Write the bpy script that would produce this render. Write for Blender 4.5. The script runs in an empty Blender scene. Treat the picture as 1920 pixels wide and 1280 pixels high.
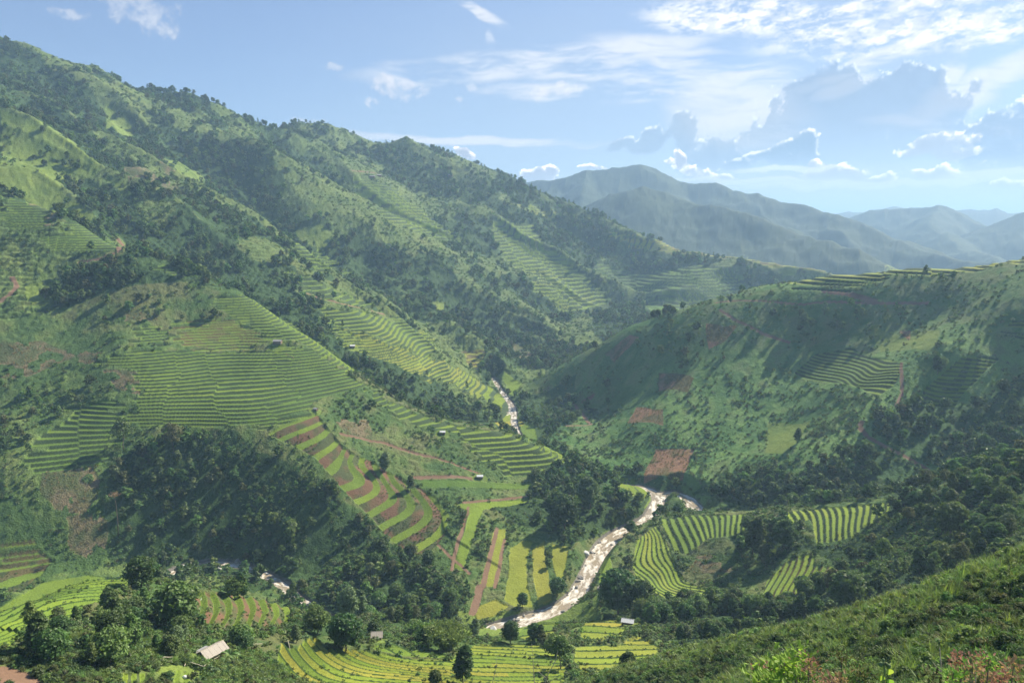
import bpy, bmesh, math, random
import numpy as np
from mathutils import Vector, Matrix, Euler
R = math.radians
scene = bpy.context.scene
COL = scene.collection
DRAFT = False

# ------------------------------------------------------------------ camera
CAMZ, PITCH, FPX = 180.0, R(9.0), 1387.0
cam_d = bpy.data.cameras.new('camera'); cam = bpy.data.objects.new('camera', cam_d); COL.objects.link(cam)
cam_d.sensor_width = 36.0; cam_d.lens = 36.0*FPX/1920.0
cam_d.clip_start = 0.3; cam_d.clip_end = 60000
cam.location = (0, 0, CAMZ); cam.rotation_euler = (math.pi/2-PITCH, 0, 0)
scene.camera = cam

# ------------------------------------------------------------------ sun, exposure
SUN_AZ, SUN_EL = R(52), R(40)
sd = bpy.data.lights.new('sun', 'SUN'); so = bpy.data.objects.new('sun', sd); COL.objects.link(so)
sd.energy = 5.0; sd.angle = R(0.5); sd.color = (1.0, 0.89, 0.68)
sdir = Vector((math.sin(SUN_AZ)*math.cos(SUN_EL), math.cos(SUN_AZ)*math.cos(SUN_EL), math.sin(SUN_EL)))
so.rotation_euler = sdir.to_track_quat('Z', 'Y').to_euler()
so.location = (600, 600, 900)
scene.view_settings.view_transform = 'Standard'; scene.view_settings.look = 'None'
scene.view_settings.gamma = 1.0; scene.view_settings.exposure = 1.05
cy = scene.cycles
cy.max_bounces = 6; cy.diffuse_bounces = 2; cy.glossy_bounces = 2; cy.transmission_bounces = 3
cy.transparent_max_bounces = 6; cy.volume_bounces = 1; cy.sample_clamp_indirect = 6
cy.use_denoising = True

# ------------------------------------------------------------------ node helpers
class NT:
    def __init__(s, tree): s.t = tree; s.n = tree.nodes; s.l = tree.links
    def put(s, sock, v):
        if v is None: return
        if isinstance(v, bpy.types.NodeSocket): s.l.new(v, sock)
        elif isinstance(v, (tuple, list)) and len(v) == 3 and sock.type == 'RGBA': sock.default_value = (*v, 1)
        else: sock.default_value = v
    def math(s, op, a, b=None, c=None, clamp=False):
        n = s.n.new('ShaderNodeMath'); n.operation = op; n.use_clamp = clamp
        for i, v in enumerate((a, b, c)): s.put(n.inputs[i], v)
        return n.outputs[0]
    def vmath(s, op, a, b=None, scale=None):
        n = s.n.new('ShaderNodeVectorMath'); n.operation = op
        s.put(n.inputs[0], a); s.put(n.inputs[1], b)
        if scale is not None: s.put(n.inputs['Scale'], scale)
        return n.outputs['Value'] if op in ('LENGTH', 'DOT_PRODUCT') else n.outputs[0]
    def mix(s, f, a, b, mode='MIX'):
        n = s.n.new('ShaderNodeMix'); n.data_type = 'RGBA'; n.blend_type = mode
        s.put(n.inputs[0], f); s.put(n.inputs[6], a); s.put(n.inputs[7], b); return n.outputs[2]
    def noise(s, vec, scale=1.0, detail=4, rough=0.5, dist=0.0, out='Fac'):
        n = s.n.new('ShaderNodeTexNoise'); s.put(n.inputs['Vector'], vec); n.inputs['Scale'].default_value = scale
        n.inputs['Detail'].default_value = detail; n.inputs['Roughness'].default_value = rough; n.inputs['Distortion'].default_value = dist
        return n.outputs[out]
    def ss(s, x, lo, hi):                                    # smoothstep
        n = s.n.new('ShaderNodeMapRange'); n.interpolation_type = 'SMOOTHSTEP'
        s.put(n.inputs['Value'], x); s.put(n.inputs['From Min'], lo); s.put(n.inputs['From Max'], hi); return n.outputs[0]
    def xyz(s, x, y, z):
        n = s.n.new('ShaderNodeCombineXYZ')
        for i, v in enumerate((x, y, z)): s.put(n.inputs[i], v)
        return n.outputs[0]
    def sep(s, v):
        n = s.n.new('ShaderNodeSeparateXYZ'); s.put(n.inputs[0], v); return n.outputs

# ------------------------------------------------------------------ sky with clouds (world, by direction)
world = bpy.data.worlds.new('World'); scene.world = world; world.use_nodes = True
w = NT(world.node_tree); w.n.clear()
wout = w.n.new('ShaderNodeOutputWorld'); bg = w.n.new('ShaderNodeBackground')
sky = w.n.new('ShaderNodeTexSky'); sky.sky_type = 'NISHITA'; sky.sun_disc = False
sky.sun_elevation = SUN_EL; sky.sun_rotation = SUN_AZ; sky.altitude = 1200; sky.air_density = 1.0; sky.dust_density = 1.0; sky.ozone_density = 3.0
skyc = w.mix(1.0, sky.outputs[0], (0.93, 0.98, 1.08), 'MULTIPLY')
w.put(bg.inputs['Color'], skyc); bg.inputs['Strength'].default_value = 0.065
w.l.new(bg.outputs[0], wout.inputs['Surface'])
# ------------------------------------------------------------------ numeric helpers: rays through the photograph, noise, splines
CP, SP = math.cos(PITCH), math.sin(PITCH)
def ray(px, py):
    a, b = (px-960)/FPX, (640-py)/FPX
    return np.array([a, CP+b*SP, -SP+b*CP])
def P3(px, py, d):                                            # the point at horizontal distance d on that ray
    v = ray(px, py); t = d/math.hypot(v[0], v[1]); return np.array([v[0]*t, v[1]*t, CAMZ+v[2]*t])
def PZ(px, py, z):                                            # where that ray meets height z
    v = ray(px, py); t = (z-CAMZ)/v[2]; return np.array([v[0]*t, v[1]*t, z])
def sstep(x, a, b):
    t = np.clip((x-a)/(b-a), 0, 1); return t*t*(3-2*t)
rng0 = np.random.RandomState(11)
TAB = rng0.rand(256, 256).astype(np.float32)
def vnoise(x, y, k=0):
    xi = np.floor(x); yi = np.floor(y); fx = (x-xi).astype(np.float32); fy = (y-yi).astype(np.float32)
    xi = (xi.astype(np.int64)+k*37) & 255; yi = (yi.astype(np.int64)+k*91) & 255
    fx = fx*fx*fx*(fx*(fx*6-15)+10); fy = fy*fy*fy*(fy*(fy*6-15)+10)
    x1 = (xi+1) & 255; y1 = (yi+1) & 255
    a = TAB[xi, yi]; b = TAB[x1, yi]; c = TAB[xi, y1]; d = TAB[x1, y1]
    return a+(b-a)*fx+(c-a)*fy+(a-b-c+d)*fx*fy
def fbm(x, y, wl, oct_=4, k=0, gain=0.5, ridged=False, billow=False):
    o = np.zeros(x.shape, np.float32); am = 1.0; tot = 0
    for i in range(oct_):
        s = 2.03**i/wl; ca, sa = math.cos(0.6*i), math.sin(0.6*i)
        n = vnoise((x*ca+y*sa)*s+i*17.3, (-x*sa+y*ca)*s-i*9.1, k+i)
        if ridged: n = 1-np.abs(2*n-1)
        if billow: n = np.abs(2*n-1)
        o += am*n; tot += am; am *= gain
    return o/tot
class TPS:
    def __init__(s, pts, lam=0.02):
        p = np.array(pts, float); s.c = p[:, :2]/100; n = len(p)
        d2 = ((s.c[:, None]-s.c[None])**2).sum(-1); K_ = 0.5*d2*np.log(d2+1e-9)+lam*np.eye(n)
        Q = np.hstack([np.ones((n, 1)), s.c]); A = np.block([[K_, Q], [Q.T, np.zeros((3, 3))]])
        sol = np.linalg.solve(A, np.concatenate([p[:, 2], np.zeros(3)])); s.w = sol[:n].astype(np.float32); s.a = sol[n:]
    def __call__(s, x, y):
        x = (x/100).astype(np.float32); y = (y/100).astype(np.float32)
        o = (s.a[0]+s.a[1]*x+s.a[2]*y).astype(np.float32)
        for (cx_, cy_), wt in zip(s.c, s.w):
            d2 = (x-np.float32(cx_))**2+(y-np.float32(cy_))**2+np.float32(1e-9)
            o += np.float32(0.5*wt)*d2*np.log(d2)
        return o
def polydist(x, y, P_, want=()):
    """distance to a polyline of points (x, y, z[, extra]) and the interpolated z at the nearest point"""
    best = np.full(x.shape, 1e12, np.float32); zz = np.zeros(x.shape, np.float32)
    for a, b in zip(P_[:-1], P_[1:]):
        ex, ey = b[0]-a[0], b[1]-a[1]; L = ex*ex+ey*ey+1e-9
        t = np.clip(((x-a[0])*ex+(y-a[1])*ey)/L, 0, 1).astype(np.float32)
        d2 = (x-(a[0]+t*ex))**2+(y-(a[1]+t*ey))**2
        m = d2 < best; best = np.where(m, d2, best); zz = np.where(m, a[2]+t*(b[2]-a[2]), zz)
    return np.sqrt(best), zz
def inpoly(x, y, poly):
    c = np.zeros(x.shape, bool); n = len(poly)
    for i in range(n):
        x0, y0 = poly[i][:2]; x1, y1 = poly[(i+1) % n][:2]
        if y0 == y1: continue
        c ^= ((y0 > y) != (y1 > y)) & (x < (x1-x0)*(y-y0)/(y1-y0)+x0)
    return c
def smax(a, b, k):
    h = np.maximum(k-np.abs(a-b), 0)/k; return np.maximum(a, b)+h*h*k*0.25

# ------------------------------------------------------------------ the lie of the land
RIVER = [PZ(*p) for p in [(926, 708, 10), (932, 722, 9), (945, 740, 8), (966, 768, 6), (962, 796, 5), (985, 838, 4), (1065, 885, 2.5), (1150, 912, 1.8), (1205, 912, 1), (1238, 932, 0.5), (1228, 955, 0),
          (1214, 978, -0.5), (1178, 992, -1), (1142, 1012, -1.5), (1116, 1045, -2), (1098, 1085, -3), (1080, 1120, -4), (1040, 1148, -4.6), (980, 1165, -5), (925, 1182, -5.5), (860, 1192, -6), (760, 1192, -6.4), (640, 1178, -6.8), (575, 1135, -6.8), (520, 1088, -6.8), (440, 1056, -6.5), (360, 1056, -6), (250, 1112, -5), (60, 1158, -3.5), (-200, 1200, -2)]]
def chaikin(P_, n=2):
    P_ = [np.array(p) for p in P_]
    for _ in range(n):
        o = [P_[0]]
        for a, b in zip(P_[:-1], P_[1:]): o += [a*0.75+b*0.25, a*0.25+b*0.75]
        P_ = o+[P_[-1]]
    return P_
SIDE = [PZ(*p) for p in [(1236, 930, 0.6), (1262, 926, 0.8), (1288, 936, 0.8), (1302, 950, 0.7), (1306, 962, 0.6)]]

RIVERC, RIVER = RIVER, chaikin(RIVER)
def pts(lst): return [P3(*p) for p in lst]
def with_back(crest, steps=((45, 0.50), (120, 0.55)), lean=0.0):
    """crest points plus hidden points behind them, down the far side"""
    o = []
    for (px, py, d) in crest:
        p = P3(px, py, d); o.append(p); r = np.array([p[0]+lean*d, p[1]]); r /= np.linalg.norm(r)
        for s, g in steps: o.append(np.array([p[0]+r[0]*s, p[1]+r[1]*s, p[2]-s*g]))
    return o
LA = TPS(with_back([(-160, 280, 900), (0, 340, 800), (120, 402, 740), (230, 462, 690), (340, 502, 660), (455, 553, 630), (560, 622, 588), (640, 682, 560), (730, 740, 538), (840, 790, 515), (950, 812, 502), (1040, 850, 488)], lean=0.35) + pts([
    (0, 450, 725), (0, 560, 660), (0, 700, 590), (0, 850, 512), (0, 1000, 462), (0, 1060, 452), (-200, 700, 640), (-200, 1000, 500),
    (120, 520, 680), (120, 640, 610), (120, 780, 540), (120, 930, 468), (120, 1050, 443),
    (230, 560, 630), (230, 650, 580), (230, 740, 533), (230, 830, 494), (230, 900, 470), (230, 980, 449), (230, 1050, 434),
    (340, 600, 610), (450, 640, 588), (450, 720, 530), (450, 800, 476), (450, 900, 452), (450, 1000, 430),
    (600, 700, 545), (600, 790, 482), (600, 860, 452), (600, 950, 420), (600, 1060, 393),
    (730, 800, 497), (730, 880, 456), (730, 950, 423), (730, 1010, 400), (730, 1090, 366),
    (850, 830, 488), (850, 890, 455), (850, 960, 416), (850, 1040, 379), (950, 860, 480), (950, 930, 440), (950, 1000, 402), (950, 1080, 365), (900, 1140, 338),
    (1050, 900, 466), (1050, 960, 425), (1050, 1050, 374), (1150, 930, 450)]))
LC = TPS(with_back([(955, 738, 790), (1060, 680, 748), (1180, 612, 732), (1300, 572, 722), (1420, 537, 716), (1550, 515, 712), (1700, 500, 708), (1920, 483, 702), (2150, 470, 700)], lean=-0.25) + pts([
    (1060, 760, 690), (1100, 800, 640), (1050, 820, 600), (1150, 870, 532), (1250, 905, 487), (1200, 700, 655), (1200, 800, 565), (1350, 650, 645), (1350, 750, 583), (1350, 850, 520), (1350, 915, 478),
    (1500, 620, 655), (1500, 720, 598), (1500, 800, 540), (1650, 560, 670), (1650, 650, 620), (1750, 600, 640),
    (1920, 590, 605), (1800, 650, 578), (1700, 700, 556), (1640, 760, 525), (1500, 850, 486), (1400, 925, 460), (1920, 660, 590), (1750, 760, 545), (1750, 840, 500), (1920, 760, 540), (1650, 880, 478), (1500, 930, 450), (2150, 600, 600), (2150, 760, 540)]))
LG = TPS(with_back([(2150, 760, 400), (1920, 842, 400), (1800, 882, 398), (1700, 922, 395), (1600, 940, 400), (1480, 952, 405), (1400, 962, 412), (1300, 966, 422), (1230, 972, 432)], steps=((30, 0.4), (80, 0.5))) + pts([
    (1190, 1030, 390), (1200, 1060, 374), (1250, 1100, 350), (1350, 1100, 338), (1350, 1030, 372), (1450, 1050, 348), (1500, 1100, 315), (1500, 1150, 290), (1600, 1000, 350), (1650, 1080, 296), (1800, 980, 325), (1800, 1060, 275), (1920, 940, 325), (1920, 1020, 262), (1350, 1180, 285), (1200, 1150, 305), (1130, 1120, 325), (2150, 900, 330)]) + [np.array(p, float) for p in [(-60, 260, -12), (0, 285, -8), (0, 240, 2), (40, 290, -3), (-60, 330, -25), (20, 315, -8)]])
LD = TPS(with_back([(2200, 940, 112), (1920, 1043, 115), (1800, 1083, 118), (1700, 1120, 120), (1600, 1150, 124), (1500, 1178, 128), (1400, 1200, 134), (1300, 1220, 142), (1200, 1252, 150), (1100, 1292, 158)], steps=((25, 0.7), (70, 0.7))) + pts([
    (1920, 1150, 76), (1920, 1270, 50), (1700, 1200, 86), (1700, 1275, 64), (1500, 1240, 97), (1500, 1285, 82), (1350, 1285, 108)]) +
    [np.array(p, float) for p in [(0, 0, 178.2), (2, 5, 174.2), (0, 9, 170.5), (12, 8, 172.5), (-12, 8, 169), (10, 24, 160), (-15, 24, 155), (0, 45, 141), (-25, 50, 130), (30, 0, 181), (-30, -5, 176), (0, -25, 186), (60, 30, 170), (-60, 60, 110), (0, 90, 110), (-20, 120, 84)]])
LE = TPS(with_back([(-150, 1170, 170), (0, 1142, 187), (60, 1108, 212), (160, 1080, 238), (260, 1087, 248), (330, 1100, 250), (420, 1112, 246), (500, 1118, 243), (560, 1150, 240), (620, 1168, 243)], steps=((35, 0.55), (90, 0.6))) + pts([
    (0, 1200, 166), (100, 1180, 190), (200, 1180, 197), (400, 1218, 172), (300, 1150, 217), (450, 1165, 212), (100, 1270, 142), (250, 1280, 142), (400, 1285, 146), (550, 1245, 170), (600, 1200, 205), (700, 1245, 185), (700, 1200, 217),
    (850, 1240, 193), (850, 1285, 168), (950, 1222, 216), (1000, 1200, 241), (1000, 1275, 182), (1100, 1170, 277), (1100, 1212, 240), (1200, 1190, 257), (1150, 1250, 198), (1250, 1230, 215), (1050, 1188, 268), (900, 1200, 272), (1000, 1188, 280),
    (720, 1178, 262), (820, 1190, 262), (720, 1150, 292), (1180, 1165, 285), (1300, 1190, 255)]) + [np.array(p, float) for p in [(-40, 90, 96), (-100, 90, 98), (-160, 110, 92), (40, 130, 82)]])
RIDGES = [  # crest polyline (px, py, d), slope of its flanks, roundness of the crest
    ([(-260, -20, 1560), (0, 72, 1450), (100, 112, 1440), (180, 130, 1445), (260, 147, 1450), (340, 172, 1450), (430, 207, 1450), (545, 246, 1450)], 0.62, 10),
    ([(-160, 60, 1200), (0, 172, 1100), (70, 210, 1065), (140, 262, 1030), (240, 325, 985), (330, 352, 955), (430, 445, 900), (520, 530, 850), (640, 605, 800), (760, 662, 760), (870, 735, 712), (950, 790, 664)], 0.55, 8),
    ([(200, 160, 1440), (330, 215, 1360), (420, 255, 1300), (495, 280, 1250), (567, 335, 1195), (600, 413, 1120), (700, 490, 1020), (800, 560, 940), (880, 622, 880), (960, 692, 800)], 0.60, 8),
    ([(60, 110, 1430), (130, 190, 1300), (240, 250, 1220), (350, 330, 1140), (430, 400, 1070), (500, 450, 1010), (580, 520, 930)], 0.60, 8),
    ([(545, 246, 1600), (562, 234, 1600), (620, 243, 1600), (700, 267, 1600), (760, 272, 1600), (850, 297, 1600), (920, 312, 1620), (980, 342, 1620), (1040, 373, 1600), (1100, 403, 1550), (1160, 432, 1500), (1230, 457, 1450), (1300, 462, 1420), (1400, 483, 1400), (1480, 501, 1380), (1560, 521, 1350), (1700, 560, 1300)], 0.58, 8),
    ([(640, 247, 1600), (700, 330, 1450), (770, 400, 1330), (860, 460, 1230), (920, 530, 1130), (990, 590, 1050), (1058, 642, 980)], 0.62, 8),
    ([(850, 297, 1600), (910, 350, 1500), (960, 400, 1420), (1020, 470, 1330), (1090, 522, 1270), (1142, 580, 1200), (1150, 615, 1150)], 0.60, 8),
    ([(1230, 457, 1450), (1250, 520, 1340), (1270, 580, 1240)], 0.50, 8),
    ([(760, 272, 1600), (800, 340, 1500), (850, 380, 1430), (900, 440, 1340), (930, 500, 1250)], 0.6, 8),
    ([(850, 380, 3500), (1010, 341, 3450), (1080, 331, 3400), (1150, 317, 3400), (1200, 311, 3400), (1270, 336, 3400), (1300, 348, 3350), (1340, 344, 3350), (1385, 350, 3300), (1450, 363, 3250), (1530, 389, 3150), (1600, 406, 3050), (1680, 440, 2900), (1800, 480, 2700), (1900, 510, 2600)], 0.55, 12),
    ([(1385, 350, 3300), (1430, 400, 3100), (1520, 450, 2800), (1600, 500, 2500)], 0.5, 10),
    ([(1100, 325, 3400), (1090, 380, 3000), (1150, 440, 2500)], 0.55, 10),
    ([(1000, 440, 2700), (1107, 392, 2650), (1160, 364, 2620), (1207, 345, 2600), (1240, 348, 2600), (1273, 362, 2550), (1350, 387, 2450), (1450, 422, 2350), (1560, 457, 2250), (1700, 502, 2150)], 0.5, 12),
    ([(1550, 420, 4500), (1602, 403, 4500), (1660, 391, 4500), (1720, 388, 4500), (1760, 387, 4500), (1800, 401, 4400), (1860, 420, 4300), (1950, 445, 4200)], 0.5, 14),
    ([(1760, 387, 4500), (1740, 420, 4000), (1820, 470, 3400), (1900, 495, 3000)], 0.5, 12),
    ([(1840, 424, 4000), (1880, 410, 4000), (1920, 401, 4000), (2000, 380, 4000), (2200, 370, 4000)], 0.5, 14),
    ([(1500, 410, 7000), (1590, 396, 7000), (1680, 388, 7000), (1760, 396, 7000)], 0.4, 20),
    ([(1740, 400, 6500), (1800, 392, 6500), (1840, 389, 6500), (1900, 397, 6500), (2000, 389, 6500), (2200, 386, 6500)], 0.4, 20),
]
FARX = lambda d: d
RP = [([P3(p[0], p[1], FARX(p[2])) for p in c], s, rd) for c, s, rd in RIDGES]
_a, _b = P3(0, 172, 1100), P3(950, 790, 664); RIBA = math.atan2(_b[1]-_a[1], _b[0]-_a[0])
def tent(x, y, P_, slope, rd, wob):
    best = np.full(x.shape, -1e4, np.float32)
    for a, b in zip(P_[:-1], P_[1:]):
        ex, ey = b[0]-a[0], b[1]-a[1]; L = ex*ex+ey*ey+1e-9
        t = np.clip(((x-a[0])*ex+(y-a[1])*ey)/L, 0, 1).astype(np.float32)
        d2 = (x-(a[0]+t*ex))**2+(y-(a[1]+t*ey))**2
        best = np.maximum(best, a[2]+t*(b[2]-a[2])+rd*slope*0.6-slope*np.sqrt(d2*wob+rd*rd))
    return best
def land(x, y, detail=True):
    """ground height before terracing"""
    r = np.hypot(x, y)
    far = np.full(x.shape, -1e3, np.float32)
    big = fbm(x, y, 260, 4, 3, 0.5, ridged=True)
    wob = 0.8+0.4*fbm(x, y, 170, 2, 30)
    ca, sa = math.cos(RIBA), math.sin(RIBA); al, ac = x*ca+y*sa, -x*sa+y*ca
    rib = fbm(ac+30*(fbm(x, y, 150, 2, 33)-0.5)*4, al*0.28, 108, 3, 35, 0.42, ridged=True)
    for i, (P_, s, rd) in enumerate(RP):
        h = tent(x, y, P_, s, rd, wob)
        far = np.maximum(far, h) if i == 0 else smax(far, h, 14)
    far = far + (big-0.66)*np.where(r > 1900, 62, 15)*sstep(r, 560, 900)+(rib-0.6)*np.where(r > 1900, 0, 42)*sstep(r, 600, 850)
    d, rz = polydist(x, y, RIVERC); d2, _ = polydist(x, y, SIDE)
    nb = d < 110; dn, zn = polydist(x[nb], y[nb], RIVER); d[nb] = dn; rz[nb] = zn
    hw = (3.4+2.5*fbm(x, y, 30, 2, 7))*(1-0.62*sstep(r, 490, 600))*(1-0.45*sstep(-x, 60, 110))*0.66
    floor = rz+0.9+0.10*np.maximum(d-hw, 0); floor = np.minimum(floor, 34+0.01*r)-260*sstep(r, 1450, 2300)
    z = smax(far, floor, 10)
    a, c, g, dd, e = LA(x, y), LC(x, y), LG(x, y), LD(x, y), LE(x, y)
    gate = lambda lo, hi: -400*sstep(r, lo, hi)              # a near landform ends beyond its own range
    z = smax(z, a+gate(760, 1150), 8); z = smax(z, c+gate(860, 1150), 6); z = smax(z, g+gate(470, 640), 5)
    z = smax(z, dd+gate(170, 330), 4); z = smax(z, e+gate(300, 420), 5)
    bank = rz-1.3+1.0*np.maximum(d-hw, 0)+0.02*np.maximum(d-hw, 0)**2; z = np.where(d < 90, np.minimum(z, bank), z)
    z = np.where(d2 < 25, np.minimum(z, -0.8+1.4*np.maximum(d2-4.5, 0)), z)
    return z, d-hw, d2-4.5, rib
# ------------------------------------------------------------------ polar sheet of ground: fine where the photograph looks, coarse round about
az = np.radians(np.concatenate([np.arange(-80, -40, 1.0), np.arange(-40, -38.6, 0.2), np.arange(-38.6, 38.6, 0.062 if not DRAFT else 0.13), np.arange(38.6, 42, 0.3), np.arange(42, 81, 1.0)]))
q = 1.0 if not DRAFT else 2.2
def logr(a, b, k): return np.exp(np.arange(math.log(a), math.log(b), k*q))
rr = np.concatenate([logr(2.5, 40, 0.02), logr(40, 140, 0.005), logr(140, 300, 0.0024), logr(300, 820, 0.00155), logr(820, 1700, 0.0024), logr(1700, 5000, 0.005), logr(5000, 15000, 0.02)])
NC, NR = len(az), len(rr)
X = (np.sin(az)[:, None]*rr[None]).astype(np.float32); Y = (np.cos(az)[:, None]*rr[None]).astype(np.float32); RR = np.broadcast_to(rr[None].astype(np.float32), X.shape)
Z0, DR, DS, RIB = land(X, Y)
def raycast(px, py):
    v = ray(px, py); a = math.atan2(v[0], v[1]); k = v[2]/math.hypot(v[0], v[1])
    i = int(np.clip(np.searchsorted(az, a), 1, NC-1)); t = (Z0[i]-CAMZ)/rr
    j = int(np.argmax(t >= k)) if (t >= k).any() else NR-1
    j = max(j, 1); t0, t1 = t[j-1], t[j]; f = 0 if t1 == t0 else min(1, max(0, (k-t0)/(t1-t0)))
    d = rr[j-1]+f*(rr[j]-rr[j-1]); return np.array([math.sin(a)*d, math.cos(a)*d, CAMZ+k*d])
def hgt(x, y, arr=None):
    arr = Z0 if arr is None else arr
    x = np.asarray(x, float); y = np.asarray(y, float)
    r = np.hypot(x, y); a = np.arctan2(x, y)
    i = np.clip(np.searchsorted(az, a)-1, 0, NC-2); j = np.clip(np.searchsorted(rr, r)-1, 0, NR-2)
    fi = np.clip((a-az[i])/(az[i+1]-az[i]), 0, 1); fj = np.clip((r-rr[j])/(rr[j+1]-rr[j]), 0, 1)
    return (arr[i, j]*(1-fi)*(1-fj)+arr[i+1, j]*fi*(1-fj)+arr[i, j+1]*(1-fi)*fj+arr[i+1, j+1]*fi*fj)
# ------------------------------------------------------------------ fields and cover, outlined in the photograph and laid on the ground
def ground_poly(pp): return [raycast(px, py) for px, py in pp]
wx = X+(fbm(X, Y, 22, 3, 40)-0.5)*7; wy = Y+(fbm(X, Y, 22, 3, 50)-0.5)*7      # edges that wander
def mask_of(poly, near=False):
    G = np.array(poly); m = np.zeros(X.shape, bool)
    a = np.arctan2(G[:, 0], G[:, 1]); r = np.hypot(G[:, 0], G[:, 1])
    i0, i1 = max(0, np.searchsorted(az, a.min()-0.03)), np.searchsorted(az, a.max()+0.03)
    j0, j1 = max(0, np.searchsorted(rr, r.min()-12)), np.searchsorted(rr, r.max()+12)
    sl = (slice(i0, i1), slice(j0, j1))
    if near: m[sl] = inpoly(X[sl]+(wx[sl]-X[sl])*0.3, Y[sl]+(wy[sl]-Y[sl])*0.3, poly)
    else: m[sl] = inpoly(wx[sl], wy[sl], poly)
    return m, sl
AZG = np.degrees(np.broadcast_to(az[:, None], X.shape))
SCRUB, FOREST, RICE, BANK, CORN, SOIL, GRASS, STONE = range(8)
cls = np.zeros(X.shape, np.uint8); woods = np.zeros(X.shape, np.float32)
n1 = fbm(X, Y, 95, 4, 60); n2 = fbm(X, Y, 34, 3, 70); n3 = fbm(X, Y, 9, 3, 80)
onB = (RR > 640) & (Z0 > LC(X, Y)-3*0+2) | (RR > 1150)
# tree cover of the far flanks: gullies wooded, ribs more open
woods[onB] = sstep(n1*0.45+n2*0.30+(0.85-RIB)*0.38, 0.37, 0.52)[onB]
woods[~onB] = (0.10*sstep(n1, 0.5, 0.7))[~onB]
WOODS = [  # (outline, tree cover)
    ([(235, 850), (330, 812), (440, 812), (520, 850), (590, 890), (640, 940), (720, 1005), (800, 1055), (890, 1115), (890, 1175), (800, 1150), (700, 1120), (600, 1110), (510, 1060), (440, 1045), (350, 1045), (220, 1055), (195, 980), (200, 900)], 0.62),
    ([(905, 935), (985, 925), (1000, 885), (1060, 858), (1100, 862), (1150, 890), (1168, 935), (1215, 962), (1200, 985), (1120, 1005), (1060, 1040), (1040, 1000), (950, 975)], 0.9),
    ([(1640, 775), (1740, 760), (1860, 745), (1925, 690), (1925, 850), (1800, 885), (1700, 925), (1560, 945), (1400, 955), (1300, 930), (1400, 890), (1500, 880), (1600, 850)], 0.85),
    ([(1380, 980), (1480, 990), (1540, 1025), (1620, 1010), (1700, 930), (1925, 850), (1925, 1050), (1700, 1120), (1500, 1180), (1330, 1215), (1240, 1200), (1180, 1130), (1240, 1122), (1350, 1125), (1420, 1140), (1500, 1115), (1600, 1060), (1520, 1030), (1440, 1060), (1380, 1060)], 0.85),
    ([(1490, 560), (1640, 560), (1640, 640), (1480, 640)], 0.5), ([(1280, 640), (1370, 640), (1360, 690), (1250, 700)], 0.4),
    ([(960, 745), (1080, 700), (1090, 780), (1020, 830), (980, 800)], 0.6),
    ([(200, 1165), (262, 1120), (350, 1125), (358, 1180), (330, 1235), (200, 1262), (40, 1262), (60, 1225), (130, 1190)], 0.55),
    ([(540, 1140), (900, 1130), (900, 1190), (840, 1215), (740, 1200), (600, 1195), (545, 1190)], 0.75),
    ([(700, 640), (800, 700), (900, 760), (920, 800), (860, 790), (800, 775), (690, 700)], 0.7),
    ([(1110, 570), (1180, 555), (1280, 555), (1260, 615), (1110, 620)], 0.6),
    ([(0, 720), (170, 720), (260, 790), (200, 800), (60, 860), (0, 900)], 0.25),
]
for pp, v in WOODS:
    m, _ = mask_of(ground_poly(pp)); woods[m] = v
GRASSES = [[(0, 205), (60, 230), (140, 268), (190, 320), (150, 345), (0, 330)], [(195, 190), (240, 215), (260, 265), (200, 240)], [(300, 300), (370, 320), (390, 340), (340, 330)],
    [(0, 262), (40, 280), (100, 330), (130, 400), (60, 390), (0, 350)], [(60, 340), (130, 370), (190, 420), (150, 420), (80, 390)], [(540, 440), (600, 418), (632, 440), (600, 470)],
    [(200, 330), (260, 345), (230, 365)], 
    [(1640, 610), (1760, 620), (1760, 665), (1650, 660)],
    [(40, 535), (80, 530), (82, 560), (58, 570)], [(1440, 790), (1520, 790), (1480, 850), (1430, 850)], [(640, 585), (700, 600), (660, 620)], [(800, 560), (835, 570), (830, 590)]]
for pp in GRASSES:
    m, _ = mask_of(ground_poly(pp)); cls[m] = GRASS; woods[m] *= 0.15
CORNS = [[(0, 640), (80, 637), (140, 668), (60, 702), (0, 708)], [(140, 655), (200, 655), (180, 680), (150, 680)], [(190, 690), (265, 700), (262, 742), (225, 730)], [(75, 885), (165, 872), (185, 900), (180, 940), (150, 965), (100, 955), (70, 930)], [(120, 970), (180, 960), (205, 985), (200, 1045), (140, 1035)],
    [(620, 780), (680, 785), (700, 830), (650, 815)], [(1322, 605), (1387, 612), (1362, 640), (1332, 655)], [(1235, 700), (1300, 705), (1290, 735), (1232, 735)], [(1190, 765), (1245, 768), (1240, 800), (1180, 792)],
    [(1225, 840), (1300, 842), (1285, 895), (1205, 900)], [(230, 310), (330, 345), (370, 380), (330, 360), (240, 345)], [(40, 402), (130, 405), (105, 422), (40, 428)], [(290, 295), (330, 320), (310, 330)],
    [(1130, 665), (1180, 625), (1200, 630), (1150, 680)], [(1040, 720), (1060, 700), (1060, 720)], [(235, 585), (290, 590), (290, 605), (235, 603)], [(1690, 620), (1712, 622), (1705, 640)], [(960, 640), (990, 655), (1000, 680), (960, 665)], [(1300, 1045), (1380, 1040), (1370, 1070), (1290, 1075)]]
for pp in CORNS:
    m, _ = mask_of(ground_poly(pp)); m &= ((n3*0.6+n2*0.4) > 0.40) | ((AZG > 8) & (RR > 450)); cls[m] = CORN; woods[m] = 0
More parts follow.
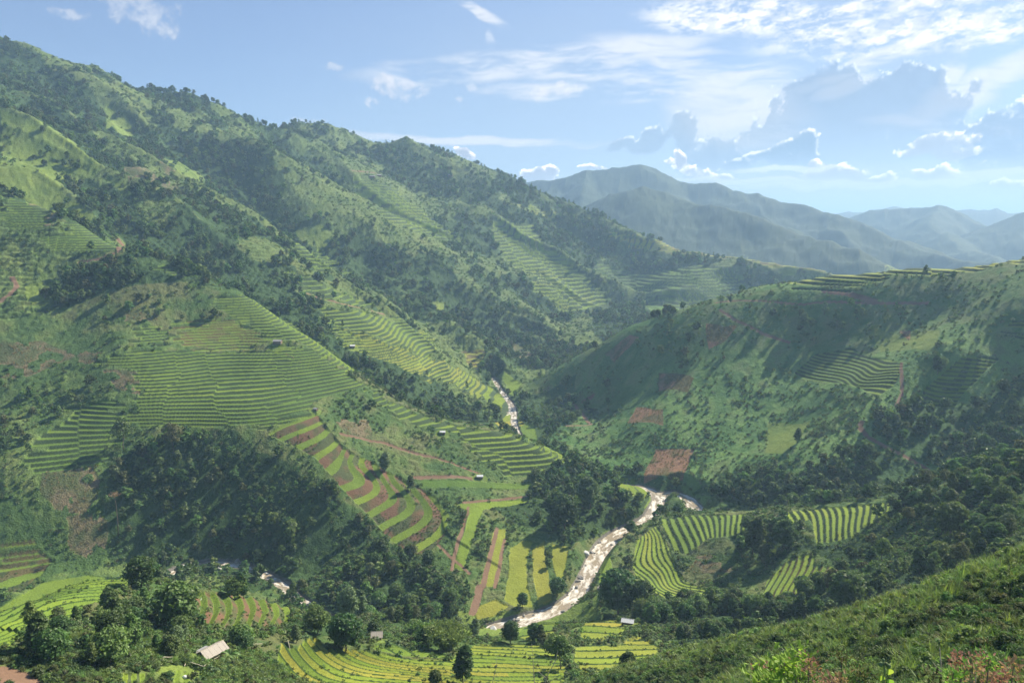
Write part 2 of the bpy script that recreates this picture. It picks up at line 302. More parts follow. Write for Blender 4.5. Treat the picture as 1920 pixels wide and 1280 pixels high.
# rice terraces: outline, height of a step, share of bank, rice colour (0 green .. 1 ripe gold), bank colour, lines of equal level where they do not follow the ground
RED, DARK, TAN, LEAF = (0.15, 0.088, 0.055), (0.042, 0.072, 0.028), (0.13, 0.11, 0.05), (0.028, 0.06, 0.014)
FIELDS = [
    ([(168, 688), (240, 655), (400, 660), (520, 650), (600, 660), (640, 690), (682, 722), (600, 762), (590, 775), (505, 806), (440, 800), (320, 800), (248, 808), (250, 770), (262, 720), (250, 692)], 1.65, 0.42, 0.22, DARK, None),
    ([(250, 640), (262, 612), (300, 612), (330, 640), (300, 655)], 1.7, 0.45, 0.2, DARK, None),
    ([(335, 650), (330, 615), (400, 598), (455, 606), (520, 638), (470, 655)], 1.7, 0.45, 0.4, TAN, None),
    ([(400, 578), (462, 556), (540, 600), (640, 672), (668, 700), (640, 690), (600, 660), (520, 636), (440, 598)], 1.9, 0.40, 0.35, DARK, None),
    ([(45, 880), (85, 815), (140, 760), (218, 752), (225, 800), (205, 850), (110, 880)], 2.0, 0.45, 0.15, DARK, None),
    ([(690, 728), (760, 764), (840, 796), (950, 812), (1045, 850), (1010, 886), (945, 888), (905, 855), (850, 812), (760, 790), (700, 750)], 2.1, 0.45, 0.35, DARK, None),
    ([(85, 445), (130, 432), (212, 448), (225, 468), (90, 468)], 2.0, 0.45, 0.15, DARK, None),
    ([(0, 365), (60, 385), (180, 430), (80, 430), (0, 420)], 2.2, 0.5, 0.1, DARK, None),
    ([(275, 505), (300, 495), (365, 522), (330, 522)], 2.0, 0.45, 0.15, DARK, None),
    ([(0, 1030), (72, 1020), (112, 1060), (60, 1110), (0, 1112)], 2.0, 0.55, 0.25, TAN, None),
    ([(790, 900), (1000, 905), (1000, 915), (790, 915)], 60, 0.0, 0.2, DARK, None),
    ([(850, 945), (990, 935), (990, 942), (905, 955), (885, 1010), (868, 1070), (850, 1068), (868, 1000), (880, 960)], 60, 0.0, 0.35, DARK, None),
    ([(925, 992), (948, 990), (945, 1020), (922, 1100), (900, 1098), (912, 1050)], 60, 0.0, 0.75, DARK, None),
    ([(955, 1028), (980, 1012), (998, 1016), (985, 1060), (988, 1100), (1000, 1140), (965, 1138), (945, 1125), (950, 1080)], 60, 0.0, 0.8, DARK, None),
    ([(1000, 1030), (1020, 1015), (1026, 1050), (1030, 1090), (1035, 1125), (1010, 1135), (998, 1080)], 60, 0.0, 0.72, DARK, None),
    ([(1036, 1020), (1068, 1025), (1060, 1070), (1050, 1108), (1040, 1070)], 60, 0.0, 0.6, DARK, None),
    ([(890, 1140), (930, 1124), (955, 1138), (925, 1155), (892, 1162)], 60, 0.0, 0.7, DARK, None),
    ([(1128, 1020), (1142, 1040), (1150, 1090), (1124, 1100), (1122, 1060)], 60, 0.0, 0.45, DARK, None),
    ([(580, 575), (650, 582), (740, 602), (812, 632), (812, 655), (800, 672), (740, 650), (640, 615)], 2.8, 0.40, 0.5, DARK, None),  # this and the next two: extra gold paints in the valley's sunlit glow
    ([(640, 615), (740, 652), (800, 672), (860, 690), (905, 715), (960, 765), (975, 790), (940, 795), (930, 770), (885, 735), (800, 702), (700, 665)], 2.4, 0.36, 0.66, DARK, None),
    ([(600, 580), (650, 620), (760, 672), (812, 690), (800, 716), (700, 672), (640, 650)], 2.2, 0.30, 0.6, DARK, None),
    ([(540, 445), (600, 462), (655, 510), (600, 520), (558, 485)], 4.0, 0.45, 0.35, DARK, None), ([(520, 500), (600, 530), (700, 560), (690, 580), (600, 565)], 4.0, 0.45, 0.3, DARK, None),
    ([(660, 330), (740, 355), (800, 400), (868, 452), (800, 445), (720, 412)], 5.0, 0.40, 0.4, DARK, None),
    ([(920, 415), (1000, 420), (1050, 470), (1100, 520), (1142, 550), (1140, 582), (1080, 588), (1010, 520), (960, 500), (925, 450)], 5.5, 0.42, 0.45, DARK, None),
    ([(1010, 500), (1080, 590), (1060, 590), (1000, 540)], 5.0, 0.4, 0.5, DARK, None),
    ([(950, 385), (1000, 385), (1100, 405), (1060, 402)], 5.0, 0.3, 0.7, DARK, None),
    ([(1120, 425), (1230, 452), (1400, 476), (1560, 514), (1480, 514), (1350, 485), (1200, 466)], 4.0, 0.35, 0.7, TAN, None),
    ([(1110, 480), (1400, 520), (1380, 560), (1200, 540), (1140, 530)], 5.0, 0.5, 0.1, DARK, None),
    ([(860, 655), (910, 655), (905, 690), (880, 688)], 3.0, 0.4, 0.8, TAN, None),
    ([(1420, 536), (1550, 514), (1700, 499), (1925, 484), (1925, 490), (1700, 512), (1660, 522), (1600, 545), (1490, 540)], 2.6, 0.35, 0.65, DARK, None),
    ([(1660, 520), (1560, 548), (1500, 540), (1580, 520)], 2.4, 0.45, 0.35, DARK, None),
    ([(1868, 622), (1925, 596), (1925, 632)], 2.4, 0.5, 0.2, DARK, None),
    ([(1145, 893), (1190, 908), (1215, 930), (1195, 938), (1160, 922)], 1.6, 0.3, 0.55, DARK, None),
    ([(1000, 845), (1050, 848), (1090, 870), (1060, 870)], 1.6, 0.3, 0.5, DARK, None),
    ([(975, 795), (1000, 795), (1010, 830), (990, 830)], 60, 0.0, 0.3, DARK, None),
    ([(928, 792), (975, 782), (985, 795), (945, 808)], 60, 0.0, 1.0, DARK, None),
    ([(930, 700), (980, 718), (962, 742), (950, 735), (950, 722)], 60, 0.0, 0.4, DARK, None),
]
# fields whose lines run their own way: outline, share of bank, colour, bank colour, then (x, y, line number) marks
LINED = [
    ([(1720, 755), (1732, 728), (1805, 668), (1875, 670), (1850, 692), (1802, 742), (1792, 760)], 0.5, 0.25, DARK, [(1720, 755, 0), (1790, 760, 0), (1732, 728, 3), (1805, 735, 3.5), (1760, 705, 7), (1840, 700, 8), (1805, 668, 12), (1875, 670, 13)]),
    ([(1488, 700), (1530, 662), (1600, 652), (1694, 684), (1682, 716), (1642, 746), (1570, 718)], 0.5, 0.22, DARK, [(1490, 702, 0), (1570, 720, 0), (1642, 746, 0), (1515, 682, 4), (1600, 698, 4.5), (1680, 716, 3.5), (1545, 658, 9), (1600, 654, 10.5), (1694, 686, 8.5), (1640, 700, 6.6)]),
    ([(505, 812), (560, 785), (592, 772), (612, 800), (640, 835), (665, 852), (700, 866), (770, 905), (815, 930), (842, 965), (832, 1005), (800, 1042), (770, 1036), (735, 1012), (700, 972), (650, 925), (610, 880), (590, 855), (555, 838)], 0.50, 0.40, RED,
     [(505, 812, -2), (592, 774, -2), (520, 826, -1), (602, 790, -1), (555, 838, 0), (613, 806, 0), (590, 858, 1), (630, 830, 1), (617, 882, 2), (640, 858, 2), (622, 856, 1.6), (650, 912, 3), (675, 890, 3), (655, 862, 3), (665, 940, 4), (697, 925, 4), (705, 905, 4), (680, 877, 4), (697, 960, 5), (720, 945, 5), (735, 925, 5), (712, 888, 5), (720, 983, 6), (757, 962, 6), (768, 938, 6), (738, 903, 6), (742, 1010, 7), (790, 980, 7), (802, 955, 7), (780, 925, 7), (775, 1032, 8), (822, 1000, 8), (836, 965, 8), (815, 938, 8)]),
    ([(1235, 972), (1300, 966), (1400, 962), (1396, 1005), (1330, 1008), (1285, 1038), (1262, 1035), (1245, 1000)], 0.40, 0.30, DARK,
     [(1232, 985, 0), (1262, 1035, 0.5), (1262, 975, 2), (1290, 1040, 2), (1300, 968, 5), (1320, 1010, 5), (1340, 966, 8), (1345, 1005, 8), (1400, 962, 13), (1396, 1005, 13)]),
    ([(1186, 1065), (1195, 1010), (1232, 985), (1262, 1050), (1282, 1088), (1340, 1108), (1330, 1125), (1250, 1122), (1205, 1100)], 0.24, 0.52, DARK,
     [(1188, 1060, 0), (1200, 1000, 0), (1232, 985, 4.5), (1262, 1050, 4.5), (1282, 1090, 4.5), (1215, 995, 2.2), (1240, 1070, 2.2), (1240, 1095, 1.2), (1300, 1122, 1.5), (1210, 1090, -1), (1330, 1105, 3.5)]),
    ([(1472, 968), (1480, 958), (1560, 950), (1670, 938), (1665, 965), (1620, 985), (1598, 1008), (1530, 1018), (1520, 975), (1490, 985)], 0.42, 0.45, DARK,
     [(1478, 962, 0), (1490, 985, 0), (1522, 960, 3), (1530, 1015, 3), (1570, 950, 7), (1575, 1012, 7), (1620, 945, 10.5), (1615, 985, 10.5), (1668, 938, 14), (1665, 965, 14)]),
    ([(1428, 1122), (1440, 1085), (1480, 1046), (1528, 1034), (1530, 1060), (1592, 1058), (1570, 1090), (1510, 1108), (1480, 1135)], 0.40, 0.45, TAN,
     [(1430, 1120, 0), (1480, 1046, 1.0), (1455, 1130, 2), (1500, 1040, 3), (1485, 1132, 4), (1528, 1034, 5), (1520, 1100, 7), (1560, 1060, 8), (1592, 1058, 11), (1570, 1090, 10)]),
    ([(-10, 1222), (-10, 1142), (80, 1092), (165, 1076), (250, 1085), (245, 1105), (215, 1118), (150, 1140), (60, 1178), (20, 1212)], 0.30, 0.36, LEAF,
     [(0, 1140, 12), (80, 1094, 12), (165, 1077, 12), (250, 1088, 11), (0, 1215, 0), (60, 1178, 1), (30, 1165, 5), (100, 1160, 2.5), (150, 1140, 3), (215, 1118, 5), (120, 1110, 8), (180, 1098, 8.6), (0, 1180, 5)]),
    ([(358, 1110), (420, 1114), (500, 1118), (548, 1142), (538, 1172), (490, 1186), (420, 1180), (362, 1165)], 0.44, 0.3, RED,
     [(358, 1112, 0), (362, 1160, 0.6), (390, 1112, 1.6), (395, 1175, 2.2), (430, 1115, 3.4), (440, 1182, 4.4), (470, 1117, 5.2), (490, 1183, 6.2), (510, 1122, 7), (536, 1168, 8.2), (548, 1142, 8.6), (420, 1145, 2.6), (470, 1150, 4.9), (515, 1150, 6.8)]),
    ([(512, 1245), (530, 1198), (556, 1215), (572, 1200), (592, 1192), (606, 1212), (680, 1218), (760, 1232), (840, 1236), (900, 1206), (1010, 1208), (1045, 1222), (1062, 1250), (1055, 1290), (600, 1290), (560, 1282), (530, 1262)], 0.30, 0.52, LEAF,
     [(515, 1240, 0), (560, 1280, 0), (600, 1290, 0.3), (545, 1205, 2), (620, 1268, 2.4), (590, 1200, 4.4), (680, 1255, 4.6), (800, 1288, 2.2), (760, 1262, 5), (680, 1220, 8), (760, 1234, 9), (860, 1262, 7), (900, 1288, 4.5), (900, 1235, 9.5), (950, 1208, 13), (1010, 1210, 13), (1000, 1250, 8.5), (1050, 1285, 5), (1050, 1240, 10)]),
    ([(670, 1212), (720, 1208), (830, 1222), (840, 1234), (760, 1230), (690, 1218)], 0.2, 0.25, LEAF, [(670, 1212, 0), (690, 1218, 0), (740, 1212, 2), (770, 1230, 2), (830, 1222, 4), (840, 1234, 4)]),
    ([(1075, 1245), (1078, 1212), (1110, 1205), (1160, 1210), (1180, 1198), (1205, 1190), (1214, 1200), (1240, 1210), (1235, 1232), (1180, 1255), (1120, 1262), (1080, 1258)], 0.28, 0.55, LEAF,
     [(1075, 1212, 4), (1160, 1210, 4), (1240, 1210, 4), (1075, 1230, 2.5), (1150, 1232, 2.3), (1230, 1230, 2), (1080, 1258, 0), (1170, 1258, 0), (1200, 1195, 6)]),
    ([(1092, 1168), (1130, 1156), (1148, 1158), (1172, 1178), (1170, 1198), (1110, 1200), (1088, 1194)], 0.1, 0.7, LEAF, [(1092, 1168, 3), (1172, 1175, 2.6), (1088, 1195, 0.5), (1170, 1198, 0.5), (1130, 1180, 1.8)]),
    ([(968, 1200), (975, 1182), (1010, 1168), (1048, 1166), (1040, 1185), (1000, 1200)], 0.12, 0.5, LEAF, [(968, 1185, 2), (1040, 1168, 3), (970, 1200, 0), (1040, 1190, 0.6)]),
    ([(232, 1290), (236, 1262), (282, 1262), (284, 1290)], 0.35, 0.4, TAN, [(232, 1290, 0), (236, 1262, 0), (284, 1290, 3), (282, 1262, 3)]),
    ([(330, 1290), (336, 1255), (376, 1262), (380, 1290)], 0.35, 0.35, LEAF, [(330, 1290, 0), (336, 1255, 0), (380, 1290, 2.6), (376, 1262, 2.6)]),
]
ZT = Z0.copy(); hue = np.zeros(X.shape, np.float32); bankc = np.zeros(X.shape+(3,), np.float32)
fn = fbm(X, Y, 60, 2, 90)-0.5
uid = 0
def lay(m, sl, u, stepfn, bankshare, gold, bcol):
    """cut steps: a level tread of rice, then a bank"""
    global uid
    mm = m[sl]; uu = u[mm]; k = np.floor(uu); f = uu-k
    rs = 1-bankshare
    s = np.clip((f-rs)/max(bankshare, 1e-3), 0, 1) if bankshare > 0 else f
    ZT[sl][mm] += stepfn(k, f, s, mm)
    isbank = (f > rs) if bankshare > 0 else np.zeros(f.shape, bool)
    if bcol is LEAF: isbank = isbank | (f < 0.13)                # a bund along the edge of each paddy
    # short cross walls break a tread into paddies, each with its own ripeness
    xx = X[sl][mm]; yy = Y[sl][mm]
    pad = np.floor((xx*0.8+yy*0.25)/34+k*0.37+TAB[(k.astype(int)+uid) & 255, 5]*3).astype(int)
    h = TAB[(k.astype(int)*7+uid*13) & 255, (pad*11+uid) & 255]
    hue[sl][mm] = gold+(h-0.5)*(0.60 if bcol is LEAF and gold > 0.4 else 0.26)+0.3*fn[sl][mm]
    c = cls[sl]; c[mm] = np.where(isbank, BANK, RICE); b = bankc[sl]; b[mm] = bcol
    woods[sl][mm] = 0; uid += 1
for pp, st, bs, gold, bcol, _ in FIELDS:
    m, sl = mask_of(ground_poly(pp), near=True)
    if not m.any(): continue
    brk = np.floor((X[sl]*0.9+Y[sl]*0.35+26*(n1[sl]-0.5)*4)/38).astype(int)
    u = Z0[sl]/st+fn[sl]*0.6+(TAB[brk & 255, uid & 255]-0.5)*0.9+0.35*(n2[sl]-0.5)
    if st < 50:
        kk = np.floor(u).astype(int); G = ground_poly(pp); jx = (TAB[kk & 255, (uid+3) & 255]-0.5)*13; jy = (TAB[kk & 255, (uid+9) & 255]-0.5)*5
        m[sl] = inpoly(X[sl]+jx, Y[sl]+jy, G)
    if st > 50: lay(m, sl, u*0+0.5, lambda k, f, s, mm: 0.0, 0.0, gold, bcol)
    else: lay(m, sl, u, lambda k, f, s, mm, st=st: st*((s if bs > 0 else f)-f)*0.95, bs, gold, bcol)
for pp, bs, gold, bcol, marks in LINED:
    m, sl = mask_of(ground_poly(pp), near=True)
    if not m.any(): continue
    G = [np.array([*raycast(a, b)[:2], v+(1-bs)/2]) for a, b, v in marks]
    T_ = TPS(G, 0.001); u = T_(X[sl], Y[sl])*(1.45 if gold == 0.52 else 1.0)+fn[sl]*0.25
    # which way does the ground rise across the lines?
    mm = m[sl]; g = np.polyfit(u[mm], Z0[sl][mm], 1)[0]
    if g < 0: u = -u+(1-bs)
    st = float(np.clip(abs(g), 0.7, 2.6 if bcol is RED else 1.6))
    lay(m, sl, u, lambda k, f, s, mm, st=st, bs=bs: st*(s-f)*0.9, bs, gold, bcol)
# faint old terraces wherever the far flanks lie open
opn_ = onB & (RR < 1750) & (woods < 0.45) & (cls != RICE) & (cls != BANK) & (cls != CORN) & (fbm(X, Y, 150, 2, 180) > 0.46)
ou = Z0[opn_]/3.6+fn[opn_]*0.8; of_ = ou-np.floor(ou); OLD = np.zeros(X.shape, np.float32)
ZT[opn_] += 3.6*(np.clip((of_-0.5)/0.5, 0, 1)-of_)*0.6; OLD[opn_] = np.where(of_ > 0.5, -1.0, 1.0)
# bare earth: tracks and cuts, as lines across the ground
PATHS = [([(150, 492), (190, 484), (222, 472), (232, 462), (220, 450)], 2.6), ([(0, 562), (18, 550), (30, 536), (20, 520)], 2.4), ([(1612, 792), (1608, 800), (1625, 820), (1650, 832), (1690, 850), (1745, 882)], 2.6), ([(1690, 680), (1692, 705), (1690, 740), (1680, 760)], 1.8),
    ([(1350, 580), (1380, 600), (1430, 625), (1480, 640)], 2.2), ([(1340, 568), (1480, 570), (1560, 566), (1640, 568), (1740, 568)], 1.8), ([(1060, 798), (1108, 796), (1085, 770), (1078, 760)], 2.6), ([(1095, 752), (1112, 742)], 3.5), ([(560, 545), (640, 570), (720, 590)], 2.0),
    ([(0, 770), (60, 790), (100, 800)], 0.1), ([(640, 815), (720, 830), (810, 858), (900, 888)], 1.6), ([(900, 1100), (893, 1130), (885, 1150)], 3.0), ([(660, 320), (700, 325), (720, 332)], 3.0), ([(1545, 545), (1590, 550), (1640, 565)], 4.0), ([(405, 1212), (415, 1224), (392, 1232)], 2.2),
    ([(930, 990), (905, 1100)], 2.0), ([(876, 950), (860, 1010), (846, 1068)], 1.6), ([(945, 1010), (926, 1100)], 1.4), ([(770, 895), (900, 897)], 2.6), ([(0, 1262), (40, 1275), (60, 1290)], 4.0), ([(330, 640), (500, 650), (600, 700)], 0.1), ([(870, 942), (990, 930)], 2.0), ([(820, 1020), (880, 1075)], 1.4)]
for pp, wd in PATHS:
    G = ground_poly(pp); d, _ = polydist(X, Y, G) if False else (None, None)
    A = np.array(G); r = np.hypot(A[:, 0], A[:, 1]); a = np.arctan2(A[:, 0], A[:, 1])
    sl = (slice(max(0, np.searchsorted(az, a.min()-0.02)), np.searchsorted(az, a.max()+0.02)), slice(max(0, np.searchsorted(rr, r.min()-10)), np.searchsorted(rr, r.max()+10)))
    d, _ = polydist(wx[sl]*0.4+X[sl]*0.6, wy[sl]*0.4+Y[sl]*0.6, G); m = d < wd*(0.62 if wd < 5 else 1)*(0.6+0.8*n2[sl]); c = cls[sl]; c[m] = SOIL; woods[sl][d < wd+3] = 0
cls[(DR < 1.6+1.2*n2) & (DR > -30)] = STONE; cls[(DS < 1.5) & (DS > -9)] = STONE; woods[(DR < 3)] = 0; woods[(DS < 2)] = 0
bnk = (DR > 2) & (DR < 15) & ~((RR < 430) & (AZG > -4.5)) & (np.abs(cls.astype(int)-SCRUB) == 0); woods[bnk] = np.maximum(woods[bnk], 0.75*(n2[bnk] > 0.42))
bendv = (AZG > -4.5) & (AZG < 7) & (RR > 262) & (RR < 335) & (DR > 0) & (DR < 34) & (cls == SCRUB) & (LE(X, Y) > -9e9) & (Y < 330); cls[bendv] = GRASS; woods[bendv] = 0
scr = (DR > 1.6) & (DR < 16) & ((cls == SCRUB) | (cls == GRASS)) & ((AZG < -25.5) | ((AZG > -18) & (AZG < -4.5)) | ((RR > 478) & (RR < 715)))
woods[scr] = 4.0
for px, py, rad in [(399, 1231, 7), (707, 1203, 4), (1177, 1172, 6), (1289, 1130, 3.5), (521, 647, 7), (830, 814, 5), (900, 897, 5), (592, 771, 4), (661, 651, 6), (345, 1262, 5)]:
    G = raycast(px, py); m = ((X-G[0])**2+(Y-G[1])**2 < rad*rad) & (cls != RICE); cls[m] = GRASS; woods[m] = 0
# rough cover on everything that is not tended: humps of scrub
humps = fbm(X, Y, 5.0, 3, 100, billow=True); humps2 = fbm(X, Y, 14, 3, 110)
wild = ((cls == SCRUB) | (cls == GRASS)).astype(np.float32)
amp = np.where(RR < 200, 0.35, np.where(onB, 2.0, np.where((AZG > 2) & (RR > 470), 0.55, 1.0))).astype(np.float32)*np.where(cls == GRASS, 0.7, 1.0)
amp *= sstep(RR, 25, 120)
ZT += wild*amp*(humps*1.3+(humps2-0.5)*1.8-0.3)
ZT += (cls == CORN)*0.5*(n3-0.5)+(cls == STONE)*0.9*np.maximum(fbm(X, Y, 3.0, 2, 120)-0.5, 0)
# ------------------------------------------------------------------ what the ground is made of
def mixc(a, b, t): t = np.clip(t, 0, 1)[..., None]; return a*(1-t)+b*t
A3 = lambda *c: np.array(c, np.float32)
alb = mixc(A3(0.062, 0.115, 0.034), A3(0.135, 0.195, 0.055), sstep(n2*0.5+n3*0.5, 0.34, 0.66))
alb = mixc(alb, A3(0.115, 0.115, 0.055), sstep(n1*0.4+n2*0.2+n3*0.4, 0.46, 0.66)*0.7)
opn = sstep(RR, 600, 760)*(1-0.8*sstep(RR, 1500, 2200))*onB                                    # open flanks of the far valley carry lighter meadow
alb = mixc(alb, mixc(A3(0.070, 0.122, 0.036), A3(0.155, 0.190, 0.055), n2*0.6+n3*0.4), opn*(1-woods)*0.85)
alb = np.where((woods > 0.5)[..., None], mixc(A3(0.028, 0.062, 0.022), A3(0.055, 0.10, 0.032), n3), alb)
alb = mixc(alb, A3(0.022, 0.040, 0.020), sstep(RR, 1700, 2200)*0.85)  # far forest colour, darkened to paint in the mountains' shaded faces
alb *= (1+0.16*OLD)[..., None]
g_ = mixc(A3(0.09, 0.16, 0.035), A3(0.20, 0.25, 0.055), n2*0.5+n3*0.5); alb = np.where((cls == GRASS)[..., None], g_, alb)
onC = (RR > 470) & (RR < 900) & (AZG > 3) & ~onB & (cls == SCRUB); alb[onC] = alb[onC]*A3(1.08, 1.30, 1.25)  # scrub of the shaded right hill: greener, and lightened to stand in for light
gr = mixc(mixc(A3(0.085, 0.155, 0.030), A3(0.165, 0.235, 0.03), hue*2), A3(0.28, 0.255, 0.045), hue*2-1)
gr *= (0.70+0.35*n3+0.25*n2)[..., None]
alb = np.where((cls == RICE)[..., None], gr, alb)
bk = mixc(bankc, A3(0.05, 0.08, 0.03), sstep(n3*0.6+n2*0.4, 0.40, 0.58)*0.85*(bankc[..., 1] > 0.065)); alb = np.where((cls == BANK)[..., None], bk*(0.8+0.4*n3)[..., None], alb)
co_ = mixc(A3(0.21, 0.16, 0.10), A3(0.09, 0.11, 0.045), sstep(n3*0.6+n2*0.4, 0.36, 0.56)); co_ = np.where(((AZG > 8) & (RR > 450))[..., None], co_*A3(1.25, 0.95, 0.9), co_); alb = np.where((cls == CORN)[..., None], co_, alb)
alb = np.where((cls == SOIL)[..., None], mixc(A3(0.25, 0.16, 0.11), A3(0.15, 0.09, 0.06), n3), alb)
alb = np.where((cls == STONE)[..., None], mixc(A3(0.09, 0.085, 0.075), A3(0.21, 0.20, 0.18), n3), alb)
tend = ((cls == RICE)*0.55+(cls == BANK)*0.6+(cls == SOIL)*0.3+(cls == STONE)*0.5+(cls == CORN)*1.0+(cls == SCRUB)*1.0+(cls == GRASS)*0.8).astype(np.float32)

def grid_mesh(name, co, nc, nr):
    me = bpy.data.meshes.new(name); n = nc*nr
    idx = np.arange(n, dtype=np.int32).reshape(nc, nr)
    f = np.stack([idx[:-1, :-1], idx[1:, :-1], idx[1:, 1:], idx[:-1, 1:]], -1).reshape(-1); nf = len(f)//4
    me.vertices.add(n); me.vertices.foreach_set('co', co.reshape(-1).astype(np.float32))
    me.loops.add(nf*4); me.loops.foreach_set('vertex_index', f); me.polygons.add(nf)
    me.polygons.foreach_set('loop_start', np.arange(0, nf*4, 4, dtype=np.int32)); me.polygons.foreach_set('loop_total', np.full(nf, 4, np.int32))
    me.polygons.foreach_set('use_smooth', np.ones(nf, bool)); me.update(); return me
def color_attr(me, name, c):
    a = me.attributes.new(name, 'FLOAT_COLOR', 'POINT'); c4 = np.ones((len(me.vertices), 4), np.float32); c4[:, :3] = c.reshape(-1, 3); a.data.foreach_set('color', c4.reshape(-1))
def float_attr(me, name, v): me.attributes.new(name, 'FLOAT', 'POINT').data.foreach_set('value', v.reshape(-1).astype(np.float32))
ter = grid_mesh('terrain', np.stack([X, Y, ZT], -1), NC, NR)
color_attr(ter, 'cover', alb); float_attr(ter, 'rough_cover', tend)
terrain = bpy.data.objects.new('terrain', ter); COL.objects.link(terrain); terrain['kind'] = 'structure'
def material(name):
    m = bpy.data.materials.new(name); m.use_nodes = True; t = NT(m.node_tree); t.n.clear()
    return m, t, t.n.new('ShaderNodeOutputMaterial')
def attr(t, name, out='Color'):
    n = t.n.new('ShaderNodeAttribute'); n.attribute_name = name; return n.outputs[out]
def principled(t, **kw):
    b = t.n.new('ShaderNodeBsdfPrincipled')
    for k, v in kw.items(): t.put(b.inputs[k.replace('_', ' ')], v)
    return b
m_ter, t, out = material('ground_cover')
pos = t.n.new('ShaderNodeNewGeometry').outputs['Position']
cv = attr(t, 'cover'); rc = attr(t, 'rough_cover', 'Fac')
fine = t.noise(pos, 1.1, 4, 0.65); mid = t.noise(pos, 0.28, 3, 0.6)
k = t.math('ADD', 0.55, t.math('MULTIPLY', fine, 0.9)); k = t.math('ADD', 1.0, t.math('MULTIPLY', t.math('SUBTRACT', k, 1.0), t.math('MULTIPLY', rc, 1.3)))
colr = t.vmath('SCALE', cv, scale=k)
b = principled(t, Base_Color=colr, Roughness=0.85); b.inputs['Specular IOR Level'].default_value = 0.12
bp = t.n.new('ShaderNodeBump'); t.put(bp.inputs['Height'], t.math('ADD', t.math('MULTIPLY', fine, 0.9), mid)); t.put(bp.inputs['Strength'], t.math('MULTIPLY', rc, 0.9)); bp.inputs['Distance'].default_value = 0.9
t.l.new(bp.outputs[0], b.inputs['Normal']); t.l.new(b.outputs[0], out.inputs[0])
ter.materials.append(m_ter)
# ------------------------------------------------------------------ air
hz = 60000
def add_haze():
    me = bpy.data.meshes.new('haze'); bm = bmesh.new(); bmesh.ops.create_cube(bm, size=1)
    for v in bm.verts: v.co = Vector((v.co.x*34000, v.co.y*30000+12000, (548 if v.co.z > 0 else min(-40, float(ZT.min())-1))))
    bm.to_mesh(me); bm.free(); o = bpy.data.objects.new('haze', me); COL.objects.link(o); o['kind'] = 'stuff'
    m, t, out = material('air'); v = t.n.new('ShaderNodeVolumePrincipled')
    v.inputs['Color'].default_value = (0.44, 0.67, 1.0, 1); v.inputs['Density'].default_value = 1.8e-4; v.inputs['Anisotropy'].default_value = 0.2
    t.l.new(v.outputs[0], out.inputs['Volume']); me.materials.append(m)
add_haze()

